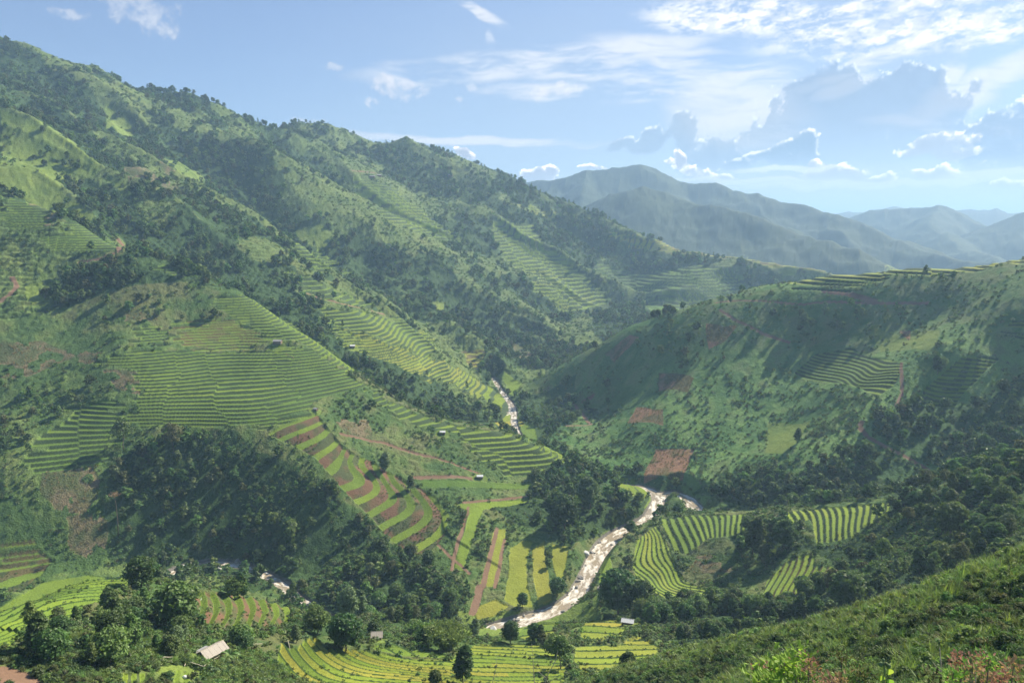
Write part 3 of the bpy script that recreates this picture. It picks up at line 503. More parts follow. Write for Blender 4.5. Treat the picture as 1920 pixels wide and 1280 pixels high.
# ------------------------------------------------------------------ clouds: a far backdrop of the sky, clear where there is none
def build_sky():
    st = 0.055 if not DRAFT else 0.09
    A = np.arange(-46, 46, st); E = np.concatenate([np.arange(-2, 18.0, st), np.arange(18, 22, 0.5)]); NA, NE = len(A), len(E)
    U, V = np.meshgrid(A, E, indexing='ij'); U = U.astype(np.float32); V = V.astype(np.float32)
    def azel(px, py):
        v = ray(px, py); return math.degrees(math.atan2(v[0], v[1])), math.degrees(math.atan2(v[2], math.hypot(v[0], v[1])))
    def warp(u, v, wl, amt, k): return u+(fbm(u+50, v+50, wl, 3, k)-0.5)*amt, v+(fbm(u+90, v+20, wl, 3, k+5)-0.5)*amt*0.7
    def blobs(lst, u, v):
        o = np.full(u.shape, -9.0, np.float32)
        for b_ in lst:
            px, py, w_, h_ = b_[:4]; rot = R(b_[4]) if len(b_) > 4 else 0; a, e = azel(px, py); s = 57.3/FPX
            x, y = (u-a)*math.cos(rot)+(v-e)*math.sin(rot), -(u-a)*math.sin(rot)+(v-e)*math.cos(rot)
            o = np.maximum(o, 1-(x/(w_*s))**2-(y/(h_*s))**2)
        return o
    C = np.zeros(U.shape+(3,), np.float32); T = np.ones(U.shape, np.float32)
    def over(a, c):
        nonlocal C, T
        a = np.clip(a, 0, 1); c = np.asarray(c, np.float32); c = np.broadcast_to(c, C.shape) if c.ndim == 1 else c
        C = C*(1-a[..., None])+a[..., None]*c; T = T*(1-a)
    Uw, Vw = warp(U, V, 7.0, 2.4, 3); Us, Vs = warp(U, V, 1.8, 1.1, 9)
    soft = fbm(Uw*0.5, Vw, 6, 3, 11)
    over(0.22+0*U, (0.46, 0.53, 0.66)); over(sstep(blobs([(1560, 260, 1150, 520)], U, V), 0, 1)*(0.20+0.45*soft), (0.50, 0.60, 0.73))
    # cirrus drawn out sideways
    streak = fbm(Uw*0.22+Vw*0.10, Vw*1.2, 1.5, 5, 21, 0.6)
    cir = blobs([(940, 122, 260, 26, 5), (820, 130, 110, 16, -4), (1170, 96, 170, 20, 7), (1110, 178, 200, 22, -3), (1360, 190, 170, 50, -16), (1400, 215, 110, 60, -6), (1150, 140, 220, 40, -8),
        (900, 22, 60, 9, -25), (925, 85, 10, 26, 10), (880, 262, 260, 9, -3), (1760, 238, 120, 12, -8), (1840, 160, 130, 26, 26), (1785, 140, 20, 46, -14), (1800, 185, 60, 26, 0), (1640, 112, 150, 16, 20), (1580, 165, 50, 14, 20), (1300, 120, 200, 30, -12)], Us*0.5+Uw*0.5, Vs*0.5+Vw*0.5)
    over(sstep(cir, -0.35, 0.9)*sstep(streak, 0.26, 0.60)*0.85, (0.98, 0.98, 1.02))
    over(sstep(blobs([(1360, 230, 130, 60, -14)], Us, Vs), 0, 0.8)*0.55, (0.92, 0.92, 0.90))
    # bright broken sheet at the upper right
    rip = fbm(U*0.5-V*0.35+(Us-U)*0.3, V*1.4+U*0.08, 0.75, 6, 31, 0.70)
    band = blobs([(1720, 60, 260, 36, 0), (1860, 45, 160, 34, 4), (1380, 32, 170, 32, -3), (1560, 60, 100, 22, -8), (1650, 14, 260, 14, 0), (1290, 45, 50, 10, -20)], Us, Vs)
    over(sstep(band, -0.3, 0.8)*sstep(rip, 0.30, 0.68), (1.25, 1.2, 1.16))
    over(sstep(band, 0.0, 0.9)*sstep(fbm(Us, Vs*1.3, 0.7, 4, 36), 0.52, 0.72)*0.6, (0.74, 0.80, 0.90))
    # small soft clouds
    bil = fbm(U, V, 1.0, 5, 41, 0.55, billow=True)
    def puffs(lst, hard, c, a=0.85):
        m = blobs(lst, Us, Vs)+(bil-0.35)*1.4+(fbm(U, V, 0.6, 5, 45, 0.6)-0.5)*3.0; over(sstep(m, -0.1, hard*1.3)*a*(0.6+0.6*fbm(U, V, 0.9, 4, 47)), c)
    puffs([(752, 165, 46, 22, -8), (728, 150, 14, 12), (706, 197, 11, 12), (1035, 172, 60, 14, 4), (1080, 165, 20, 12)], 1.4, (1.0, 0.96, 0.97), 0.8)
    puffs([(250, 10, 60, 30, -25), (290, 40, 26, 20, -40), (325, 32, 16, 26), (125, 28, 26, 8), (905, 172, 22, 7, -20), (632, 131, 20, 7), (590, 228, 46, 6, 4), (1240, 176, 30, 7, 6), (866, 186, 8, 5)], 1.2, (0.85, 0.86, 0.92), 0.6)
    # heaped clouds against the light: blue-grey bodies, bright rims towards the sun
    def heap(lst, body, rim, alpha, wide=0.16, fade=None, sh=(0.10, 0.22), amp=2.4, seed=50):
        def field(u, v):
            a, b_ = warp(u, v, 1.6, 0.9, seed); return blobs(lst, a, b_)+(0.42-fbm(u, v, 1.3, 6, seed+3, 0.58, ridged=True))*-amp+(fbm(u, v, 0.5, 5, seed+6, 0.6, billow=True)-0.33)*1.3
        m = field(U, V); m2 = field(U+sh[0], V+sh[1]); lit = (1-sstep(m2, -0.5, wide*5))**1.5
        inner = fbm(U, V, 0.5, 4, seed+8)
        a = sstep(m, -0.05, 0.35)*alpha
        if fade is not None: a = a*fade
        lit = np.clip(lit*(0.15+1.5*sstep(inner, 0.3, 0.75)), 0, 1)[..., None]
        col = np.asarray(body)*(0.94+0.12*inner[..., None])*(1-lit)+np.asarray(rim)*lit
        over(a*(0.55+0.45*np.maximum(lit[..., 0], sstep(m, 0.1, 0.5))) if False else a, col)
    heap([(1620, 215, 130, 60), (1690, 172, 60, 36), (1540, 165, 46, 22, 10), (1500, 240, 80, 50, 30), (1450, 290, 70, 40, 30), (1400, 320, 90, 30, 10), (1600, 310, 200, 70), (1570, 190, 70, 44)], (0.30, 0.42, 0.62), (1.2, 1.25, 1.3), 0.62, 0.10, sstep(V, 0.5, 8.5)*1.1, seed=50)
    heap([(1278, 240, 24, 24, 20), (1290, 262, 16, 34), (1220, 262, 40, 16, 25), (1165, 268, 30, 8, 25), (1305, 300, 26, 26), (1345, 290, 30, 22), (1380, 300, 30, 16)], (0.34, 0.46, 0.64), (1.35, 1.35, 1.35), 0.65, 0.14, seed=60)
    heap([(1868, 262, 40, 38), (1905, 300, 56, 50), (1850, 310, 26, 18), (1975, 262, 60, 50)], (0.28, 0.40, 0.60), (1.7, 1.65, 1.6), 0.75, 0.15, sstep(V, 1.0, 5), seed=70)
    heap([(1762, 266, 46, 12, 6), (1790, 285, 30, 10), (1722, 284, 24, 8)], (0.5, 0.56, 0.68), (1.9, 1.75, 1.65), 0.8, 0.25, seed=80)
    heap([(1505, 266, 24, 14, 30), (1455, 282, 40, 10, 22), (1405, 296, 30, 6, 12), (1512, 292, 15, 20), (1470, 296, 30, 10)], (0.24, 0.38, 0.58), (1.7, 1.62, 1.55), 0.75, 0.16, sstep(V, 3.0, 5.5), seed=90, sh=(0.08, 0.2))
    heap([(1560, 323, 46, 12), (1535, 312, 12, 12), (1590, 328, 26, 7), (1300, 320, 44, 10, -22), (1272, 300, 8, 16), (1345, 333, 30, 5), (1016, 329, 28, 10), (1035, 324, 12, 8), (876, 290, 18, 7, -20), (1712, 322, 10, 8), (1760, 326, 26, 12), (1776, 318, 10, 10), (1735, 330, 22, 6), (1655, 333, 20, 6), (1905, 340, 30, 7), (1110, 316, 24, 3)],
         (0.50, 0.54, 0.66), (2.3, 2.1, 1.95), 1.0, 0.28, seed=100, sh=(0.06, 0.14))
    over(sstep(blobs([(1480, 318, 110, 6), (1400, 340, 150, 5), (1640, 345, 260, 7), (1880, 330, 90, 8)], Us, Vs), -0.2, 0.8)*0.5, (1.5, 1.45, 1.4))
    over(sstep(blobs([(1600, 352, 1000, 46)], U, V), 0, 1)*0.5, (0.74, 0.80, 0.84))
    r = 42000.0; Ur, Vr = np.radians(U), np.radians(V)
    me = grid_mesh('sky', np.stack([np.sin(Ur)*np.cos(Vr)*r, np.cos(Ur)*np.cos(Vr)*r, np.sin(Vr)*r+CAMZ], -1), NA, NE)
    edge = sstep(V, 19.5, 17.0)*sstep(np.abs(U), 45.5, 42.0) if False else np.clip((21-V)/3, 0, 1)*np.clip((45.5-np.abs(U))/3, 0, 1)
    C = C*edge[..., None]; T = 1-(1-T)*edge
    color_attr(me, 'cloud', C/2**scene.view_settings.exposure); float_attr(me, 'clear', T)
    o = bpy.data.objects.new('sky', me); COL.objects.link(o); o['kind'] = 'structure'
    m, t, out = material('clouds'); e = t.n.new('ShaderNodeEmission'); t.put(e.inputs[0], attr(t, 'cloud')); tr = t.n.new('ShaderNodeBsdfTransparent')
    t.put(tr.inputs[0], t.xyz(*[attr(t, 'clear', 'Fac')]*3)); ad = t.n.new('ShaderNodeAddShader'); t.l.new(e.outputs[0], ad.inputs[0]); t.l.new(tr.outputs[0], ad.inputs[1]); t.l.new(ad.outputs[0], out.inputs[0])
    me.materials.append(m)
build_sky()
# ------------------------------------------------------------------ the stream
def water(name, line, hw):
    P_ = np.array(line)[:, :3]; seg = np.linalg.norm(np.diff(P_[:, :2], axis=0), axis=1); S = np.concatenate([[0], np.cumsum(seg)])
    s = np.arange(0, S[-1], 1.0); c = np.stack([np.interp(s, S, P_[:, k_]) for k_ in range(3)], -1)
    ker = np.ones(9)/9; c[4:-4] = np.stack([np.convolve(c[:, k_], ker, 'valid') for k_ in range(3)], -1)
    tg = np.gradient(c[:, :2], axis=0); tg /= np.linalg.norm(tg, axis=1, keepdims=True); nm = np.stack([-tg[:, 1], tg[:, 0]], -1)
    q_ = np.linspace(-hw, hw, int(hw*2/0.7)+1); xy = c[:, None, :2]+nm[:, None]*q_[None, :, None]
    x, y = xy[..., 0].astype(np.float32), xy[..., 1].astype(np.float32); z = c[:, None, 2]+0.0*x
    z = z+0.5*(fbm(x, y, 4.5, 3, 200, billow=True)-0.3)+0.25*(fbm(x, y, 1.6, 2, 210)-0.5)
    me = grid_mesh(name, np.stack([x, y, z], -1), len(s), len(q_))
    SS, QQ = np.meshgrid(s, q_, indexing='ij'); foam = fbm(SS.astype(np.float32)*0.32, QQ.astype(np.float32)+1.5*fbm(SS.astype(np.float32), QQ.astype(np.float32), 6, 2, 230), 1.5, 5, 220, 0.68)
    float_attr(me, 'foam', foam); o = bpy.data.objects.new(name, me); COL.objects.link(o); o['kind'] = 'structure'; me.materials.append(m_wat); return o
m_wat, t, out = material('rapids'); gp = t.n.new('ShaderNodeNewGeometry').outputs['Position']
fo = t.math('ADD', attr(t, 'foam', 'Fac'), t.math('MULTIPLY', t.math('SUBTRACT', t.noise(gp, 1.3, 4, 0.65), 0.5), 0.35))
b = principled(t, Base_Color=t.mix(t.ss(fo, 0.44, 0.70), (0.31, 0.26, 0.19), (0.68, 0.65, 0.60)), Roughness=t.math('ADD', 0.12, t.math('MULTIPLY', t.ss(fo, 0.42, 0.6), 0.5)))
bp = t.n.new('ShaderNodeBump'); t.put(bp.inputs['Height'], fo); bp.inputs['Strength'].default_value = 0.8; bp.inputs['Distance'].default_value = 0.4; t.l.new(bp.outputs[0], b.inputs['Normal']); t.l.new(b.outputs[0], out.inputs[0])
water('river', RIVER, 10.5); water('river_branch', chaikin(SIDE), 6.5)
# ------------------------------------------------------------------ leaves and trees
def leaf_material(name, base, spread=0.25, transl=0.30):
    m, t, out = material(name)
    oi = t.n.new('ShaderNodeObjectInfo'); tone = attr(t, 'tone', 'Fac')
    hsv = t.n.new('ShaderNodeHueSaturation'); t.put(hsv.inputs['Color'], base)
    t.put(hsv.inputs['Hue'], t.math('ADD', 0.5-0.03, t.math('MULTIPLY', oi.outputs['Random'], 0.06)))
    r2 = t.math('FRACT', t.math('MULTIPLY', oi.outputs['Random'], 17.31))
    t.put(hsv.inputs['Value'], t.math('MULTIPLY', t.math('ADD', 1-spread, t.math('MULTIPLY', r2, 2*spread)), t.math('ADD', 0.65, t.math('MULTIPLY', tone, 0.8))))
    t.put(hsv.inputs['Saturation'], 0.92)
    d = t.n.new('ShaderNodeBsdfDiffuse'); tr = t.n.new('ShaderNodeBsdfTranslucent'); t.put(d.inputs[0], hsv.outputs[0])
    t.put(tr.inputs[0], t.mix(1.0, hsv.outputs[0], (1.35, 1.4, 0.7), 'MULTIPLY'))
    mx = t.n.new('ShaderNodeMixShader'); mx.inputs[0].default_value = transl; t.l.new(d.outputs[0], mx.inputs[1]); t.l.new(tr.outputs[0], mx.inputs[2])
    g = t.n.new('ShaderNodeBsdfGlossy'); g.inputs['Roughness'].default_value = 0.45; g.inputs[0].default_value = (1, 1, 1, 1)
    m2 = t.n.new('ShaderNodeMixShader'); m2.inputs[0].default_value = 0.015; t.l.new(mx.outputs[0], m2.inputs[1]); t.l.new(g.outputs[0], m2.inputs[2])
    t.l.new(m2.outputs[0], out.inputs[0]); return m
M_DARK = leaf_material('dark_leaves', (0.066, 0.125, 0.034))
M_MID = leaf_material('green_leaves', (0.11, 0.19, 0.045))
M_PALE = leaf_material('pale_leaves', (0.14, 0.20, 0.09))
M_OLIVE = leaf_material('olive_leaves', (0.10, 0.125, 0.045))
M_FRESH = leaf_material('fresh_leaves', (0.20, 0.32, 0.05), 0.12, 0.45)
M_RED = leaf_material('young_red_leaves', (0.36, 0.20, 0.13), 0.15, 0.40)
M_TAN = leaf_material('dry_leaves', (0.26, 0.19, 0.11), 0.2, 0.3)
M_BARK, t, out = material('bark'); gp = t.n.new('ShaderNodeNewGeometry').outputs['Position']
b = principled(t, Base_Color=t.mix(t.noise(gp, 3, 4), (0.07, 0.055, 0.04), (0.17, 0.14, 0.11)), Roughness=0.9); t.l.new(b.outputs[0], out.inputs[0])

class Mesh:
    """collects quads and tubes, then becomes one mesh"""
    def __init__(s): s.v = []; s.f = []; s.t = []; s.n = 0
    def add(s, v, f, tone=0.5):
        v = np.asarray(v, float).reshape(-1, 3); s.v.append(v)
        s.f += [tuple(i+s.n for i in q_) for q_ in f]; s.t.append(np.full(len(v), tone) if np.isscalar(tone) else np.asarray(tone)); s.n += len(v)
    def tube(s, pts_, rad, k=6, tone=0.5):
        pts_ = [Vector(p) for p in pts_]; rings = []
        for i, p in enumerate(pts_):
            d = (pts_[min(i+1, len(pts_)-1)]-pts_[max(i-1, 0)]).normalized(); a = d.orthogonal().normalized(); b_ = d.cross(a)
            rings += [p+(a*math.cos(2*math.pi*j/k)+b_*math.sin(2*math.pi*j/k))*rad[i] for j in range(k)]
        f = [(i*k+j, i*k+(j+1) % k, (i+1)*k+(j+1) % k, (i+1)*k+j) for i in range(len(pts_)-1) for j in range(k)]
        f += [tuple(range(k-1, -1, -1)), tuple(range((len(pts_)-1)*k, len(pts_)*k))]
        s.add([tuple(r_) for r_ in rings], f, tone)
    def leaves(s, c, nrm, size, rg, tone, aspect=1.5):
        """many little leaf sprays: kite quads round centres c with facing nrm"""
        n = len(c); nrm = nrm/np.maximum(np.linalg.norm(nrm, axis=1, keepdims=True), 1e-6)
        r = rg.normal(size=(n, 3)); a = np.cross(nrm, r); a /= np.maximum(np.linalg.norm(a, axis=1, keepdims=True), 1e-6); b_ = np.cross(nrm, a)
        sz = (size*(0.6+0.8*rg.rand(n)))[:, None]
        v = np.stack([c-a*sz*aspect*0.5, c+b_*sz*0.5-a*sz*0.08+nrm*sz*0.12, c+a*sz*aspect*0.5, c-b_*sz*0.5-a*sz*0.08+nrm*sz*0.12], 1).reshape(-1, 3)
        i = np.arange(n)*4+s.n; s.v.append(v); s.f += list(map(tuple, np.stack([i, i+1, i+2, i+3], 1).tolist()))
        s.t.append(np.repeat(tone, 4)); s.n += 4*n
    def blob(s, c, rad, rg, tone=0.2, sub=1, wob=0.25):
        bm = bmesh.new(); bmesh.ops.create_icosphere(bm, subdivisions=sub, radius=1)
        v = [(c[0]+p.co.x*rad[0]*(1+wob*(rg.rand()-0.5)), c[1]+p.co.y*rad[1]*(1+wob*(rg.rand()-0.5)), c[2]+p.co.z*rad[2]*(1+wob*(rg.rand()-0.5))) for p in bm.verts]
        s.add(v, [tuple(x.index for x in f.verts) for f in bm.faces], tone); bm.free()
    def mesh(s, name, mats, smooth=False):
        me = bpy.data.meshes.new(name); me.from_pydata(np.concatenate(s.v).tolist(), [], s.f); me.update()
        float_attr(me, 'tone', np.concatenate(s.t))
        for m in (mats if isinstance(mats, (list, tuple)) else [mats]): me.materials.append(m)
        if smooth: me.polygons.foreach_set('use_smooth', np.ones(len(me.polygons), bool))
        return me
def crown_mesh(name, mat, seed, w=0.5, base=0.25, top=1.0, clumps=22, per=90, leaf=0.05, conic=0.0, core=True):
    """crown of a tree one unit high: leaf clumps of uneven size round a body, tone varies by clump"""
    rg = np.random.RandomState(seed); M = Mesh(); H = top-base; ax, ay = rg.uniform(-0.06, 0.06, 2)
    for i in range(clumps):
        f = (i+0.5)/clumps; zc = base+H*(0.10+0.86*f**0.9); prof = (math.sin(math.pi*min(1, (f*0.80+0.16)))**0.75)*(1-conic*f)
        a = i*2.4+rg.rand(); rad = w*0.5*prof*rg.uniform(0.45, 0.85)
        c = np.array([math.cos(a)*rad+ax*f, math.sin(a)*rad+ay*f, zc]); cr = w*(0.17+0.10*rg.rand())*(0.65+0.5*prof)*(1-0.35*conic*f); tn = rg.uniform(0.15, 0.85)
        d = rg.normal(size=(per, 3)); d /= np.linalg.norm(d, axis=1, keepdims=True); d[:, 2] = np.where(d[:, 2] < -0.35, -d[:, 2]*0.6, d[:, 2])
        q_ = c+d*cr*(0.62+0.5*rg.rand(per, 1))*np.array([1.1, 1.1, 0.85])
        nn = d*0.7+rg.normal(size=(per, 3))*0.45+np.array([0, 0, 0.35])
        M.leaves(q_, nn, leaf*w*2, rg, np.clip(tn+rg.uniform(-0.25, 0.25, per), 0, 1))
        if core: M.blob(c, (cr*0.72, cr*0.72, cr*0.6), rg, tn*0.6, 1)
    return M.mesh(name, mat)
def trunk_mesh(name, seed, h=0.6, r=0.022, limbs=5, w=0.5, bend=0.03):
    rg = np.random.RandomState(seed); M = Mesh()
    P_ = [(0, 0, -0.06)]+[(bend*math.sin(i*1.3+seed), bend*math.cos(i*1.1+seed), h*(i+1)/5) for i in range(5)]
    M.tube(P_, [r*1.5]+[r*(1-0.15*i) for i in range(5)], 7)
    for i in range(limbs):
        a = i*2.4+rg.rand(); z0 = h*rg.uniform(0.45, 0.95); l = w*rg.uniform(0.25, 0.42)
        M.tube([(0, 0, z0), (math.cos(a)*l*0.5, math.sin(a)*l*0.5, z0+l*0.45), (math.cos(a)*l, math.sin(a)*l, z0+l*0.8)], [r*0.55, r*0.38, r*0.15], 5)
    return M.mesh(name, M_BARK, True)
# near kinds: name -> (crown meshes, trunk mesh)
KINDS_ = {
    'broadleaf_tree': ([crown_mesh('broad_crown_a', M_DARK, 1, 0.78, 0.20, 1.0, 26, 110, 0.034), crown_mesh('broad_crown_b', M_MID, 2, 0.85, 0.24, 0.98, 28, 100, 0.034), crown_mesh('broad_crown_c', M_DARK, 3, 0.66, 0.18, 1.0, 24, 110, 0.036)], trunk_mesh('broad_trunk', 5, 0.6, 0.020, 6, 0.7)),
    'tall_tree': ([crown_mesh('tall_crown_a', M_DARK, 11, 0.46, 0.14, 1.0, 26, 90, 0.05, 0.35), crown_mesh('tall_crown_b', M_MID, 12, 0.42, 0.18, 1.0, 24, 90, 0.05, 0.45)], trunk_mesh('tall_trunk', 6, 0.75, 0.014, 5, 0.4)),
    'pale_tree': ([crown_mesh('pale_crown_a', M_PALE, 21, 0.58, 0.16, 1.0, 24, 110, 0.036), crown_mesh('pale_crown_b', M_PALE, 22, 0.48, 0.12, 1.0, 22, 110, 0.04, 0.3)], trunk_mesh('pale_trunk', 7, 0.65, 0.016, 5, 0.5)),
    'airy_tree': ([crown_mesh('airy_crown_a', M_OLIVE, 31, 0.62, 0.34, 1.0, 15, 75, 0.036, 0.1, False), crown_mesh('airy_crown_b', M_MID, 32, 0.56, 0.38, 1.0, 13, 80, 0.038, 0.2, False)], trunk_mesh('airy_trunk', 8, 0.85, 0.013, 9, 0.75)),
}
def far_tree(name, mat, seed, w, conic=0.0, trunk=True):
    me = crown_mesh(name, mat, seed, w, 0.16, 1.0, 9, 26, 0.085, conic)
    return me
low = [far_tree('wood_a', M_DARK, 41, 0.8), far_tree('wood_b', M_DARK, 42, 0.62), far_tree('wood_c', M_MID, 43, 0.72), far_tree('wood_d', M_PALE, 44, 0.55, 0.3), far_tree('wood_e', M_DARK, 45, 0.42, 0.5), far_tree('wood_f', M_OLIVE, 46, 0.7)]
def bush(name, mat, seed, n=5, per=26, leaf=0.10, w=1.3, h=0.8):
    return crown_mesh(name, mat, seed, w, -0.1, h, n, per, leaf*0.5)
bushes = [bush('bush_a', M_DARK, 51), bush('bush_b', M_MID, 52), bush('bush_c', M_MID, 53, 4), bush('bush_d', M_PALE, 54, 5), bush('bush_e', M_OLIVE, 55, 4)]
def tuft(name, mat, seed, n=70, l=1.0):
    """spray of long arching blades"""
    rg = np.random.RandomState(seed); M = Mesh()
    for i in range(n):
        a = rg.rand()*6.28; s_ = rg.uniform(0.15, 0.75); x0, y0 = rg.uniform(-0.35, 0.35, 2); wd = 0.028*rg.uniform(0.7, 1.5); L = l*rg.uniform(0.5, 1.0)
        ca, sa = math.cos(a), math.sin(a); v = []
        for k_ in range(4):
            f = k_/3; x = x0+ca*s_*f*f*L*0.8; y = y0+sa*s_*f*f*L*0.8; z = L*(f-0.35*s_*f*f*f)-0.05; w_ = wd*(1-f*0.85)
            v += [(x-sa*w_, y+ca*w_, z), (x+sa*w_, y-ca*w_, z)]
        M.add(v, [(0, 1, 3, 2), (2, 3, 5, 4), (4, 5, 7, 6)], rg.uniform(0.2, 0.9))
    return M.mesh(name, mat)
nearb = [crown_mesh('shrub_a', M_DARK, 61, 1.3, -0.1, 0.9, 12, 60, 0.030), crown_mesh('shrub_b', M_MID, 62, 1.2, -0.1, 0.8, 10, 60, 0.034), crown_mesh('shrub_c', M_OLIVE, 63, 1.2, -0.1, 0.9, 10, 55, 0.030), tuft('tall_grass_a', M_MID, 64), tuft('tall_grass_b', M_OLIVE, 65), tuft('tall_grass_c', M_PALE, 66)]
M_CANE = leaf_material('cane_leaves', (0.15, 0.23, 0.06), 0.25, 0.4)
cane = [tuft('cane_a', M_CANE, 71, 90, 1.1), tuft('cane_b', M_CANE, 72, 80, 1.0), tuft('cane_c', M_PALE, 73, 80, 0.9), crown_mesh('fern_bush', M_FRESH if False else M_CANE, 74, 1.2, -0.1, 0.7, 9, 60, 0.034)]
corn = [tuft('dry_stalks_a', M_TAN, 67, 26, 1.2), tuft('dry_stalks_b', M_OLIVE, 68, 22, 1.0)]

# ------------------------------------------------------------------ scattering
Tn = (ZT-CAMZ)/rr[None].astype(np.float32); HOR = np.maximum.accumulate(Tn, axis=1)
RG = np.random.RandomState(5)
def candidates(r0, r1, spacing, a0=-37.5, a1=37.5):
    n = int((r1*r1-r0*r0)*R(a1-a0)/2/(spacing*spacing))
    r = np.sqrt(RG.uniform(r0*r0, r1*r1, n)); a = RG.uniform(R(a0), R(a1), n); return a, r
def lookup(a, r):
    i = np.clip(np.searchsorted(az, a), 1, NC-1); j = np.clip(np.searchsorted(rr, r), 1, NR-1)
    i = np.where(a-az[i-1] < az[i]-a, i-1, i); j = np.where(r-rr[j-1] < rr[j]-r, j-1, j); return i, j
def seen(a, r, z, h, slack=6.0, near=False):
    """is a plant of height h here in sight, or nearly so (also from a step aside)?"""
    i, j = lookup(a, r); jj = np.maximum(j-3, 0); s = (z+h+slack*np.clip(r/600, 0.15, 1.5)-CAMZ)/r
    ok = s >= HOR[i, jj]; top = s > math.tan(R(-36.5)); return ok & (top | (r < 60)) | (r < 20)
def gn_scatter(name, kind, meshes, px_, py_, pz_, idx, scl, rot, label=None, cat=None):
    """one object that carries countless plants: geometry nodes put a plant on each point"""
    holder = bpy.data.collections.new(name+'_kinds')
    for k_, me in enumerate(meshes):
        holder.objects.link(bpy.data.objects.new('%s_%02d' % (name, k_), me))
    me = bpy.data.meshes.new(name); n = len(px_); me.vertices.add(n); me.vertices.foreach_set('co', np.stack([px_, py_, pz_], -1).astype(np.float32).reshape(-1)); me.update()
    me.attributes.new('idx', 'INT', 'POINT').data.foreach_set('value', idx.astype(np.int32)); float_attr(me, 'scl', scl)
    at = me.attributes.new('rot', 'FLOAT_VECTOR', 'POINT'); at.data.foreach_set('vector', rot.astype(np.float32).reshape(-1))
    o = bpy.data.objects.new(name, me); COL.objects.link(o); o['kind'] = kind
    if label: o['label'] = label; o['category'] = cat
    g = bpy.data.node_groups.new(name+'_nodes', 'GeometryNodeTree'); g.interface.new_socket('Geometry', in_out='INPUT', socket_type='NodeSocketGeometry'); g.interface.new_socket('Geometry', in_out='OUTPUT', socket_type='NodeSocketGeometry')
    N = g.nodes; gi = N.new('NodeGroupInput'); go = N.new('NodeGroupOutput'); ip = N.new('GeometryNodeInstanceOnPoints'); ci = N.new('GeometryNodeCollectionInfo')
    ci.inputs['Collection'].default_value = holder; ci.inputs['Separate Children'].default_value = True; ci.inputs['Reset Children'].default_value = True
    def na(nm, ty):
        a_ = N.new('GeometryNodeInputNamedAttribute'); a_.data_type = ty; a_.inputs['Name'].default_value = nm; return a_.outputs[0]
    L = g.links; L.new(gi.outputs[0], ip.inputs['Points']); L.new(ci.outputs[0], ip.inputs['Instance']); ip.inputs['Pick Instance'].default_value = True
    L.new(na('idx', 'INT'), ip.inputs['Instance Index']); L.new(na('rot', 'FLOAT_VECTOR'), ip.inputs['Rotation']); L.new(na('scl', 'FLOAT'), ip.inputs['Scale']); L.new(ip.outputs[0], go.inputs[0])
    md = o.modifiers.new('plants', 'NODES'); md.node_group = g; return o
def rots(n, tilt=0.12): return np.stack([RG.normal(0, tilt, n), RG.normal(0, tilt, n), RG.uniform(0, 6.28, n)], -1)
# trees everywhere: positions first, then the largest to the eye become trees of their own
TA, TR, THt, TK = [], [], [], []
for (r0, r1, sp, hlo, hhi) in [(150, 265, 4.8, 2.8, 6.4), (265, 380, 5.0, 3.6, 8.4), (380, 640, 5.0, 3.5, 8.0), (640, 1000, 6.0, 4.0, 9.0), (1000, 1800, 7.5, 5, 10)]:
    a, r = candidates(r0, r1, sp); i, j = lookup(a, r); p = woods[i, j]; x, y = np.sin(a)*r, np.cos(a)*r
    cl = fbm(x.astype(np.float32), y.astype(np.float32), 26, 2, 140)
    keep = (RG.rand(len(a)) < p*sstep(cl, 0.25, 0.55)*1.25) & np.isin(cls[i, j], (SCRUB, FOREST, GRASS))
    h = RG.uniform(hlo, hhi, len(a))*(0.75+0.5*cl); keep &= seen(a, r, ZT[i, j], h)
    TA.append(a[keep]); TR.append(r[keep]); THt.append(h[keep])
TA, TR, THt = map(np.concatenate, (TA, TR, THt)); tx, ty = np.sin(TA)*TR, np.cos(TA)*TR; tz = hgt(tx, ty, ZT)
print('trees', len(TA))
